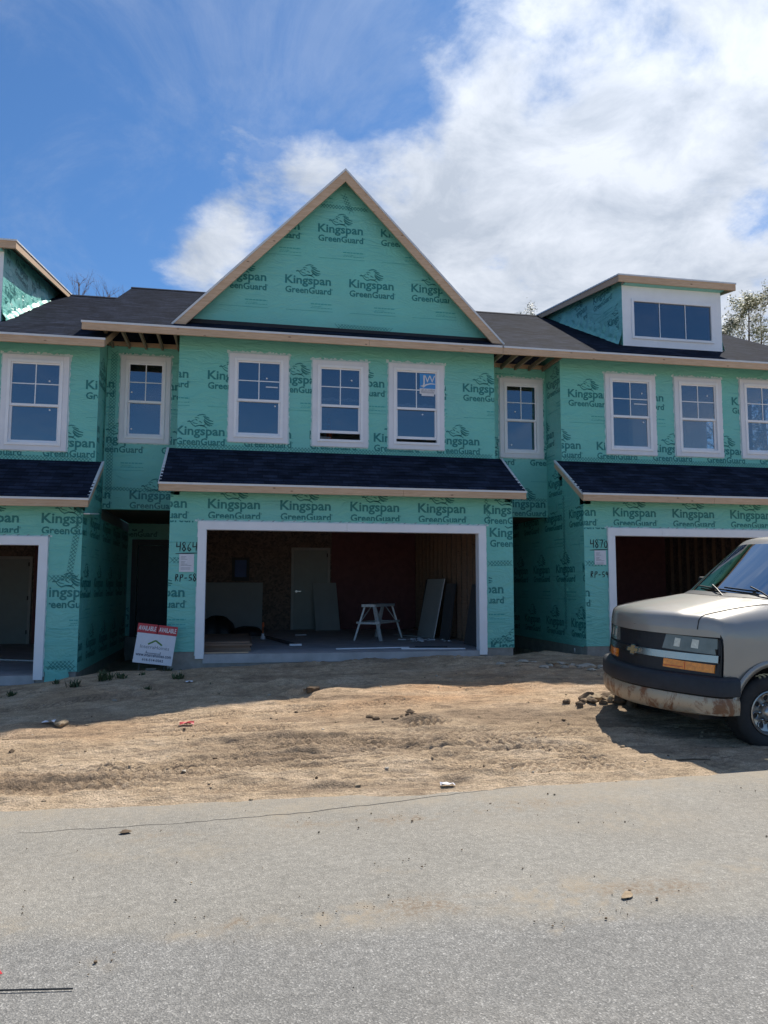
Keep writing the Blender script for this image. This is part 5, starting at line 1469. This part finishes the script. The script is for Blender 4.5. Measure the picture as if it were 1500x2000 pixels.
# folding work bench in the middle garage
def bench():
    B = empty('step_bench', (3.62, 3.35, 0.0), R(58)); tag(B, 'pale folding step bench standing on the garage floor', 'bench')
    tp = MB(); tp.box(-0.60, 0.60, -0.16, 0.16, 0.715, 0.775); tp.build('top_plank', M['alu'], B, bevel=0.006)
    sh = MB(); sh.box(-0.62, 0.62, 0.16, 0.27, 0.36, 0.40); sh.build('step', M['alu'], B); sh = MB(); sh.box(-0.62, 0.62, -0.27, -0.16, 0.36, 0.40); sh.build('step', M['alu'], B)
    for sx in (-1, 1):
        for sy in (-1, 1):
            l = MB(); l.beam((sx*0.53, sy*0.11, 0.735), (sx*0.64, sy*0.31, 0.0), 0.07, 0.035); l.build('leg', M['alu'], B)
        b = MB(); b.beam((sx*0.585, -0.21, 0.37), (sx*0.585, 0.21, 0.37), 0.03, 0.04); b.build('crossbar', M['alu'], B)
        for sy in (-1, 1):
            b = MB(); b.beam((sx*0.12, sy*0.12, 0.72), (sx*0.57, sy*0.19, 0.40), 0.016, 0.016); b.build('brace', M['alu'], B)
bench()


def slab(name, label, cat, corners, thick, mat, mats2=None, group=None, extra=None):
    """flat board given by four corner points; thickness goes along the face normal"""
    p = [Vector(c) for c in corners]; n = (p[1]-p[0]).cross(p[3]-p[0]).normalized()*thick
    mb = MB(); mb.solid([tuple(v) for v in p], [tuple(v+n) for v in p], 0)
    if extra: extra(mb, p, n)
    o = mb.build(name, [mat] + (mats2 or []), bevel=0.0); tag(o, label, cat, group); return o


slab('drywall_sheet', 'wide grey sheet leaning at the left of the garage back wall', 'sheet', [(-0.32, 6.90, 0.003), (1.16, 6.90, 0.003), (1.18, 7.22, 1.25), (-0.32, 7.22, 1.25)], 0.014, M['board_grey'])
slab('board', 'narrow grey board leaning across the lower half of the garage door', 'board', [(2.56, 6.75, 0.003), (3.20, 6.75, 0.003), (3.13, 7.18, 1.25), (2.50, 7.18, 1.25)], 0.014, M['board_grey'])
slab('board', 'rearmost dark board leaning on the stud wall', 'board', [(5.00, 5.4, 0.003), (5.02, 4.5, 0.003), (5.24, 4.5, 1.33), (5.22, 5.4, 1.33)], 0.014, M['board_dark'])
slab('board', 'wide grey board with a pale edge leaning on the stud wall', 'board', [(4.72, 4.25, 0.003), (4.86, 3.25, 0.003), (5.12, 3.25, 1.33), (4.98, 4.25, 1.33)], 0.016, M['board_grey'], [M['white']],
     extra=lambda mb, p, n: mb.solid([p[1]+Vector((0, -0.004, 0)), p[2]+Vector((0, -0.004, 0)), p[2]+n*1.2+Vector((0, -0.004, 0)), p[1]+n*1.2+Vector((0, -0.004, 0))], [p[1]+Vector((0, -0.014, 0)), p[2]+Vector((0, -0.014, 0)), p[2]+n*1.2+Vector((0, -0.014, 0)), p[1]+n*1.2+Vector((0, -0.014, 0))], 1))
def pack_print(mb, p, n):
    e = (p[1]-p[0]); u = (p[3]-p[0]); o = -n.normalized()*0.003
    def q(a0, a1, b0, b1, m): mb.face([p[0]+e*a0+u*b0+o, p[0]+e*a1+u*b0+o, p[0]+e*a1+u*b1+o, p[0]+e*a0+u*b1+o], m)
    q(0.1, 0.9, 0.02, 0.45, 1); q(0.1, 0.9, 0.45, 0.80, 2); q(0.05, 0.95, 0.86, 0.94, 2)
    for k in range(7): q(0.14+k*0.11, 0.17+k*0.11, 0.25, 0.76, 1 if k % 2 else 3)
slab('shingle_bundle', 'red and white printed package leaning on the stud wall', 'package', [(4.96, 2.98, 0.003), (5.05, 2.62, 0.003), (5.21, 2.62, 1.22), (5.12, 2.98, 1.22)], 0.05, M['board_dark'], [M['red'], M['white_paper'], M['ink_grey']], extra=pack_print)
slab('board', 'dark board leaning beside the right garage jamb', 'board', [(5.06, 1.55, 0.003), (5.10, 0.55, 0.003), (5.255, 0.55, 1.20), (5.24, 1.55, 1.20)], 0.014, M['board_dark'])
fe = empty('fire_extinguisher', (5.21, 0.92, 1.05)); tag(fe, 'small red fire extinguisher hung beside the right garage jamb', 'extinguisher')
mb = MB(); mb.lathe([(0, 0), (0.045, 0), (0.05, 0.02), (0.05, 0.21), (0.03, 0.25), (0.015, 0.26), (0, 0.26)], 14, axis='z'); mb.build('cylinder', M['red'], fe, auto=40)
mb = MB(); mb.box(-0.03, 0.03, -0.02, 0.02, 0.26, 0.33); mb.tube([(0, 0, 0.31), (-0.06, 0, 0.30), (-0.07, 0, 0.22)], 0.008, 6); mb.build('valve', M['white'], fe)

# stacked lumber and floor clutter
rr = random.Random(11)
for k in range(5):
    z = 0.002+k*0.036; o_ = rr.uniform(-.03, .03); mb = MB(); mb.box(-0.06+o_, 0.80+o_, 0.45+rr.uniform(-.05, .05), 2.6+rr.uniform(0, .3), z, z+0.034)
    tag(mb.build('plywood_sheet', M['lumber_old'], bevel=0.003), ('topmost' if k == 4 else 'bottom' if k == 0 else ['', 'second', 'third', 'fourth'][k]) + (' brown sheet' if k == 4 else ' brown sheet from the floor' if k else ' brown sheet') + ' of the low stack at the garage left', 'sheet', 'brown sheets in the low stack')
for (c, s, seed, lab) in (((0.02, 5.2), (0.42, 0.5, 0.42), 3, 'larger dark crumpled tarp against the garage wide sheet'), ((0.72, 4.9), (0.40, 0.4, 0.20), 8, 'lower dark crumpled tarp right of the larger one')):
    mb = MB(); n, m_ = 14, 7; G = []
    for j in range(m_+1):
        row = []
        for i in range(n):
            a = 2*math.pi*i/n; t = j/m_; r = math.cos(t*math.pi/2)**0.7
            q = 1+0.25*math.sin(3*a+seed)+0.18*math.sin(5*a+seed*2+t*4)
            row.append((c[0]+s[0]*r*q*math.cos(a), c[1]+s[1]*r*q*math.sin(a), 0.002+s[2]*math.sin(t*math.pi/2)*(1+0.12*math.sin(4*a+seed))))
        G.append(row)
    for j in range(m_):
        for i in range(n): mb.face([G[j][i], G[j][(i+1) % n], G[j+1][(i+1) % n], G[j+1][i]])
    tag(mb.build('tarp', M['black'], weld=True, smooth=True), lab, 'tarp')
bt = empty('spray_bottle', (1.10, 3.75, 0.0)); tag(bt, 'small upright bottle with orange top on the garage floor', 'bottle')
mb = MB(); mb.lathe([(0, 0), (0.055, 0), (0.055, 0.05), (0.03, 0.08), (0.03, 0.12), (0, 0.12)], 12, axis='z'); mb.build('bottle_body', M['white_paper'], bt, auto=40)
mb = MB(); mb.lathe([(0.012, 0.12), (0.012, 0.27), (0.028, 0.28), (0.022, 0.36), (0, 0.37)], 10, axis='z'); mb.build('bottle_top', M['orange'], bt, auto=40)
mb = MB(); mb.beam((1.15, 4.3, 0.02), (1.66, 1.75, 0.02), 0.14, 0.03, 0); mb.beam((1.665, 1.74, 0.021), (1.675, 1.66, 0.021), 0.24, 0.036, 1)
tag(mb.build('floor_board', [M['board_dark'], M['white']]), 'dark board with white end lying on the garage floor', 'board')
for (a, b, w, m_, lab) in (((2.35, 0.70), (3.75, 0.82), 0.07, 'white', 'left white trim strip lying along the garage threshold'), ((3.55, 0.55), (4.72, 0.36), 0.09, 'white', 'right white trim strip lying along the garage threshold'), ((3.9, 0.95), (4.5, 0.80), 0.16, 'dark_trim', 'dark plank end beside the white threshold strips'),
                          ((4.25, 4.6), (4.9, 3.6), 0.10, 'board_grey', 'grey strip on the floor before the leaning boards'), ((-0.02, 0.18), (0.75, 0.16), 0.05, 'lumber', 'pale lath at the front edge of the middle garage'),
                          ((1.9, 4.9), (2.15, 4.85), 0.10, 'white_paper', 'white paper scrap left of the step bench'), ((4.0, 3.0), (4.15, 2.9), 0.08, 'white_paper', 'white paper scrap right of the step bench')):
    mb = MB(); mb.beam((*a, 0.012), (*b, 0.014), w, 0.018); tag(mb.build('scrap' if 'scrap' in lab else 'trim_strip', M[m_]), lab, 'scrap' if 'scrap' in lab else 'strip')
mb = MB(); mb.beam((-4.65, 3.2, -0.285), (-3.05, 2.4, -0.285), 0.10, 0.02); tag(mb.build('trim_strip', M['alu']), 'pale strip on the floor of the left garage', 'strip')
rr = random.Random(21)
crumbs = MB()
for k in range(26):
    x, y = 4.55+rr.uniform(-.35, .45), 2.75+rr.uniform(-.4, .5); s = rr.uniform(0.015, 0.05); a = rr.uniform(0, 3)
    crumbs.solid([(x+s*math.cos(a+t)*1.6, y+s*math.sin(a+t), 0.002) for t in (0, 1.6, 3.1, 4.7)], [(x+s*math.cos(a+t), y+s*math.sin(a+t)*.8, 0.005+s*0.5) for t in (0.2, 1.7, 3.3, 4.9)], rr.choice([0, 0, 1]))
tag(crumbs.build('debris', [M['white_paper'], M['board_grey']]), kind='stuff')

# orange step ladder inside the upper room, seen through the middle window
ld = empty('step_ladder', (2.16, 1.75, 3.03), R(8)); tag(ld, 'orange step ladder standing inside behind the second upstairs window', 'ladder')
for s in (-1, 1):
    mb = MB(); mb.beam((s*0.24, -0.10, 0.0), (s*0.15, 0.05, 1.55), 0.06, 0.03); mb.build('rail', M['orange'], ld)
    mb = MB(); mb.beam((s*0.22, 0.50, 0.0), (s*0.14, 0.10, 1.5), 0.04, 0.025); mb.build('rear_leg', M['orange'], ld)
for k in range(5):
    z = 0.28+k*0.28; w = 0.24-0.09*z/1.55; mb = MB(); mb.box(-w, w, -0.10+0.15*z/1.55-0.04, -0.10+0.15*z/1.55+0.04, z, z+0.025); mb.build('tread', M['metal'], ld)

# ------------------------------------------------------------------ site litter, clods, weeds, pipe
def lump(mb, c, s, rnd, m=0, flat=1.0):
    V, F = ICO
    ph = [rnd.uniform(0, 6) for _ in range(4)]; rz = rnd.uniform(0, 6); ca, sa = math.cos(rz), math.sin(rz); b = len(mb.v)
    ax = [rnd.uniform(0.7, 1.3) for _ in range(3)]
    for v in V:
        d = 1+0.22*math.sin(3*v[0]+ph[0])+0.2*math.sin(4*v[1]+ph[1])+0.16*math.sin(5*v[2]+ph[2])+rnd.uniform(-.10, .10)
        x, y, z = (v[k]*d*s*ax[k] for k in range(3)); mb.v.append((c[0]+x*ca-y*sa, c[1]+x*sa+y*ca, c[2]+z*flat))
    for f in F: mb.f.append(tuple(b+i for i in f)); mb.m.append(m)


_b = bmesh.new(); bmesh.ops.create_icosphere(_b, subdivisions=2, radius=1.0); ICO = ([tuple(v.co) for v in _b.verts], [tuple(v.index for v in f.verts) for f in _b.faces]); _b.free()
_b = bmesh.new(); bmesh.ops.create_icosphere(_b, subdivisions=1, radius=1.0); ICO1 = ([tuple(v.co) for v in _b.verts], [tuple(v.index for v in f.verts) for f in _b.faces]); _b.free()
M['clod'] = simple('dirt_clod', (0.135, 0.10, 0.07), 0.95, var=0.35, scale=14, bmp=0.6, bscale=50, spec=0.1)
M['clod_pale'] = simple('pale_clod', (0.32, 0.25, 0.17), 0.95, var=0.3, scale=14, bmp=0.6, bscale=50, spec=0.1)
M['chip'] = simple('concrete_chip', (0.40, 0.36, 0.30), 0.9, var=0.25, scale=14, bmp=0.4)
rnd = random.Random(17)
for k in range(44):
    t = rnd.random(); x = 4.52+1.15*t; y = -4.62+rnd.gauss(0, 0.12)+0.05*t; s = rnd.uniform(0.03, 0.085)*(1.15 if 0.2 < t < 0.9 else 0.8)
    mb = MB(); lump(mb, (0, 0, 0), s, rnd, flat=0.8); o = mb.build('dirt_clod', M['clod'] if rnd.random() < 0.8 else M['clod_pale'], loc=(x, y, gz(x, y)+s*0.45), auto=50)
    tag(o, 'dark dirt clod in the heap beside the van bumper', 'clod', 'dirt clods heaped by the van')
for k in range(9):
    x = 2.3+rnd.uniform(-.3, .55); y = -5.05+rnd.uniform(-.12, .25); s = rnd.uniform(0.012, 0.035); mb = MB(); lump(mb, (0, 0, 0), s, rnd, flat=0.75)
    tag(mb.build('dirt_clod', M['clod'], loc=(x, y, gz(x, y)+s*0.35), auto=50), 'small dirt clod beside the toothed tyre print in the middle', 'clod', 'dirt clods by the tyre print')
for k in range(34):
    t = rnd.random(); x = 4.75+1.7*t; y = -1.45+rnd.gauss(0, 0.22)-0.1*t; s = rnd.uniform(0.035, 0.11); mb = MB(); lump(mb, (0, 0, 0), s, rnd, flat=0.3)
    tag(mb.build('concrete_chip', M['chip'] if rnd.random() < 0.6 else M['clod_pale'], loc=(x, y, gz(x, y)+s*0.12), auto=50), 'flat pale concrete chip on the dirt between garage and van', 'chip', 'concrete chips scattered before the right entry')
for (x, y, s, lab) in ((1.56, -3.25, 0.085, 'long brown clod on the lit dirt before the middle garage'), (-1.32, -4.45, 0.06, 'pale lump at the shadow edge on the left'), (2.55, -4.7, 0.05, 'lone clod left of the toothed tyre print')):
    mb = MB(); lump(mb, (0, 0, 0), s, rnd, flat=0.6); tag(mb.build('dirt_clod', M['clod_pale' if 'pale' in lab else 'clod'], loc=(x, y, gz(x, y)+s*0.3), auto=50), lab, 'clod')
mb = MB(); V0 = ICO; ICO = ICO1
for k in range(1500):
    x = rnd.uniform(-3.6, 6.6); y = rnd.uniform(-7.5, -0.4); s = min(0.03, 0.004+rnd.expovariate(1/0.005))
    if rnd.random() > 0.25+0.75*float(vnoise(np.array([x*1.1]), np.array([y*1.7]), 55)[0])**1.5: continue
    lump(mb, (x, y, gz(x, y)+s*0.25), s, rnd, rnd.choice([0, 1, 1, 1, 2]), 0.6)
for k in range(230):
    if rnd.random() < 0.6:
        c = rnd.choice(RP); x, y = rnd.gauss(c[0], c[2]*0.8), rnd.gauss(c[1]+0.05, c[3]*0.8)
    else: x, y = rnd.uniform(-2.6, 5.2), rnd.uniform(-10.6, -7.7)
    s = rnd.uniform(0.002, 0.005) if rnd.random() < .9 else rnd.uniform(0.005, 0.009); lump(mb, (x, y, ROAD_Z+0.004+s*0.5), s, rnd, rnd.choice([0, 0, 0, 1]), 0.7)
tag(mb.build('pebbles', [M['clod'], M['clod_pale'], M['chip']], recalc=False), kind='stuff'); ICO = V0
mb = MB(); lump(mb, (0, 0, 0), 0.036, rnd, flat=0.16); tag(mb.build('stone', M['clod_pale'], loc=(2.605, -9.69, ROAD_Z+0.008), auto=50), 'flat pale stone on the sandy road patch', 'stone')
mb = MB(); lump(mb, (0, 0, 0), 0.036, rnd, flat=0.22); tag(mb.build('leaf', M['clod'], loc=(-0.11, -8.14, ROAD_Z+0.012), auto=50), 'dark curled leaf on the road at the left', 'leaf')
pi = MB(); p0 = (7.03, 0.55, gz(7.03, 0.55)-0.1); pi.tube([p0, (6.98, 0.55, p0[2]+0.30)], 0.016, 8); tag(pi.build('pipe_stub', M['white']), 'white plastic pipe stub sticking up before the right entry', 'pipe')
sk = MB(); z = gz(4.7, -7.02); sk.tube([(4.52, -7.0, z+0.012), (4.68, -7.03, z+0.02), (4.84, -7.04, z+0.012)], [0.006, 0.008, 0.004], 6); tag(sk.build('stick', M['clod']), 'thin stick lying near the tip of the van shadow', 'stick')


def crumple(name, c, s, mat, lab, cat, seed):
    r_ = random.Random(seed); mb = MB(); n = 5; G = [[(c[0]+s*(i/(n-1)-.5)*1.5, c[1]+s*(j/(n-1)-.5), gz(c[0], c[1])+0.008+r_.uniform(0, s*0.35)) for j in range(n)] for i in range(n)]
    for i in range(n-1):
        for j in range(n-1): mb.face([G[i][j], G[i+1][j], G[i+1][j+1], G[i][j+1]])
    tag(mb.build(name, mat, weld=True), lab, cat)
crumple('wrapper', (0.05, -4.80), 0.10, M['red'], 'crumpled red wrapper on the lit dirt', 'litter', 1)
crumple('paper_scrap', (2.26, -7.42), 0.075, M['white_paper'], 'torn white paper scrap near the road edge', 'litter', 2)
crumple('paper_scrap', (-0.12, -1.75), 0.07, M['white_paper'], 'white paper scrap in the shade before the middle garage', 'litter', 3)
crumple('wrapper', (-1.45, -4.42), 0.09, M['white_paper'], 'pale wrapper at the shadow edge on the left', 'litter', 4)

fg = empty('marker_flag', (-0.42, -10.02, ROAD_Z)); tag(fg, 'red marker flag with dark wire lying on the road at the left edge', 'flag')
mb = MB(); mb.solid([(-0.10, -0.02, 0.012), (0.075, 0.035, 0.010), (0.045, 0.085, 0.012), (-0.12, 0.10, 0.015)], [(-0.10, -0.02, 0.014), (0.075, 0.035, 0.012), (0.045, 0.085, 0.014), (-0.12, 0.10, 0.017)]); mb.build('flag', M['red'], fg)
mb = MB(); mb.tube([(-0.10, 0.04, 0.014), (-0.14, -0.03, 0.012), (-0.10, -0.075, 0.010), (0.12, -0.10, 0.009), (0.385, -0.135, 0.008)], 0.0035, 6); mb.build('wire', M['black'], fg)

M['weed'] = simple('weed_leaf', (0.055, 0.085, 0.035), 0.7, var=0.35, scale=20)
def weed(x, y, h, n, seed, lab):
    r_ = random.Random(seed); mb = MB()
    for k in range(n):
        a = r_.uniform(0, 6.28); l = h*r_.uniform(0.5, 1.1); t = r_.uniform(0.15, 0.9); bx, by = r_.gauss(0, h*0.25), r_.gauss(0, h*0.2); w = r_.uniform(0.006, 0.012)
        d = (math.cos(a)*t, math.sin(a)*t); nx, ny = -math.sin(a)*w, math.cos(a)*w
        p = [(bx+d[0]*l*f, by+d[1]*l*f, l*(f-0.35*t*f*f)) for f in (0, 0.5, 1)]
        mb.face([(p[0][0]-nx, p[0][1]-ny, p[0][2]), (p[0][0]+nx, p[0][1]+ny, p[0][2]), (p[1][0]+nx*1.4, p[1][1]+ny*1.4, p[1][2]), (p[1][0]-nx*1.4, p[1][1]-ny*1.4, p[1][2])])
        mb.face([(p[1][0]-nx*1.4, p[1][1]-ny*1.4, p[1][2]), (p[1][0]+nx*1.4, p[1][1]+ny*1.4, p[1][2]), p[2]])
    tag(mb.build('weed', M['weed'], loc=(x, y, gz(x, y)-0.01), recalc=False), lab, 'weed', 'weeds on the shaded dirt')
for (x, y, h, n, lab) in ((-1.38, -1.45, 0.20, 46, 'tallest green weed before the left entry'), (-1.72, -1.75, 0.16, 40, 'dark weed clump left of the tallest weed'), (-1.12, -1.40, 0.13, 30, 'short weed right of the tallest weed'), (-2.05, -1.35, 0.10, 18, 'sparse weed near the left foundation corner'), (-2.55, -1.75, 0.10, 30, 'low weed tuft left of the dark clump'),
                          (-2.75, -1.8, 0.08, 22, 'leftmost low weed tuft by the left garage'), (-0.62, -2.45, 0.10, 24, 'lone weed low on the shaded slope'), (-0.30, -1.55, 0.13, 26, 'weed below the yard sign to the right'), (-0.85, -1.2, 0.08, 16, 'small weed straight under the yard sign'), (-0.55, -0.12, 0.09, 26, 'grassy weed at the foot of the middle foundation'), (-0.38, -0.15, 0.07, 20, 'low grassy weed beside the left garage trim foot'), (0.15, -2.0, 0.08, 14, 'faint weed before the middle garage left corner')):
    weed(x, y, h, n, int(abs(x*100)+abs(y*10)), lab)

# ------------------------------------------------------------------ trees behind the houses
M['bark'] = simple('grey_bark', (0.16, 0.13, 0.11), 0.9, var=0.25)
M['twig'] = simple('reddish_twig', (0.17, 0.105, 0.085), 0.9, var=0.2)
M['leaf_y'] = simple('young_leaf', (0.21, 0.22, 0.085), 0.6, var=0.4, scale=0.9)
M['leaf_g'] = simple('grey_green_leaf', (0.15, 0.17, 0.10), 0.6, var=0.4, scale=0.9)


def tree(x, y, top, spread, seed, label, leaf=None, nleaf=0, twig=None, group='trees behind the houses', leafsize=0.07, crown0=0.45):
    r_ = random.Random(seed); T_ = empty('tree', (x, y, -0.6)); tag(T_, label, 'tree', group)
    H = top+0.6; tr = MB(); tw = MB(); lf = MB(); tips = []
    pts = [(0, 0, 0), (r_.uniform(-.1, .1), r_.uniform(-.1, .1), H*0.3), (r_.uniform(-.3, .3), r_.uniform(-.3, .3), H*0.62), (r_.uniform(-.3, .3), r_.uniform(-.3, .3), H*0.95)]
    tr.tube(pts, [0.20, 0.15, 0.09, 0.02], 8); tr.build('trunk', M['bark'], T_)
    def branch(p, d, l, r, dep):
        n = 4; q = [Vector(p)]
        for k in range(n): d = (d+Vector((r_.gauss(0, .13), r_.gauss(0, .13), r_.gauss(0.07, .10)))).normalized(); q.append(q[-1]+d*l/n)
        tw.tube(q, [r*(1-0.7*k/n) for k in range(n+1)], 4 if dep < 2 else 3, cap=False)
        if dep == 0: tips.extend(q[1:]); return
        for k in range(r_.randint(3, 5)):
            t = r_.uniform(0.3, 1.0); i = min(n-1, int(t*n)); b = q[i].lerp(q[i+1], t*n-i)
            dd = (d+Vector((r_.gauss(0, .55), r_.gauss(0, .55), r_.gauss(0.15, .35)))).normalized(); branch(b, dd, l*r_.uniform(0.45, 0.7), r*0.5, dep-1)
    for k in range(17):
        t = crown0+(1-crown0)*(k+r_.random())/17; zc = H*0.95*t; a = k*2.4+r_.uniform(-.4, .4)
        i = 1 if zc < H*.62 else 2; f = (zc-pts[i][2])/(pts[i+1][2]-pts[i][2]); b = Vector(pts[i]).lerp(Vector(pts[i+1]), f)
        l = spread*(1.05-0.75*(t-crown0)/(1-crown0))*r_.uniform(0.75, 1.15); up = 0.45+1.0*(t-crown0)/(1-crown0)
        branch(b, Vector((math.cos(a), math.sin(a), up)).normalized(), l, 0.045*(1.2-t), 2)
    cr = tw.build('crown', M[twig or 'twig'], T_, recalc=False)
    for k in range(nleaf):
        b = r_.choice(tips); c = b+Vector((r_.gauss(0, .10), r_.gauss(0, .10), r_.gauss(0, .10))); s = leafsize*r_.uniform(0.5, 1.3)
        u = Vector((r_.gauss(0, 1), r_.gauss(0, 1), r_.gauss(0, 1))).normalized(); v = u.orthogonal().normalized()
        lf.face([c-u*s, c+v*s*0.6, c+u*s, c-v*s*0.6])
    if nleaf: lf.build('leaves', M[leaf], cr, recalc=False)
tree(-5.75, 18.0, 14.0, 1.7, 4, 'bare reddish tree top nearest the left dormer above the roof', crown0=0.78)
tree(-4.65, 18.6, 13.8, 1.6, 12, 'bare reddish tree top right of the other bare one', crown0=0.78)
tree(12.95, 18.0, 13.75, 1.9, 7, 'sparsely budding tree top beside the right dormer left end', 'leaf_g', 1500, 'bark', leafsize=0.05)
tree(24.3, 19.0, 15.6, 3.6, 15, 'tall yellow green tree at the right edge behind the roof', 'leaf_y', 8500, 'bark')
tree(22.7, 18.0, 13.5, 2.6, 23, 'lower grey green tree right of the dormer window', 'leaf_g', 6000, 'bark')
tree(27.0, 21.0, 16.0, 3.2, 31, 'rearmost leafy tree beyond the right roof end', 'leaf_y', 3600, 'bark')
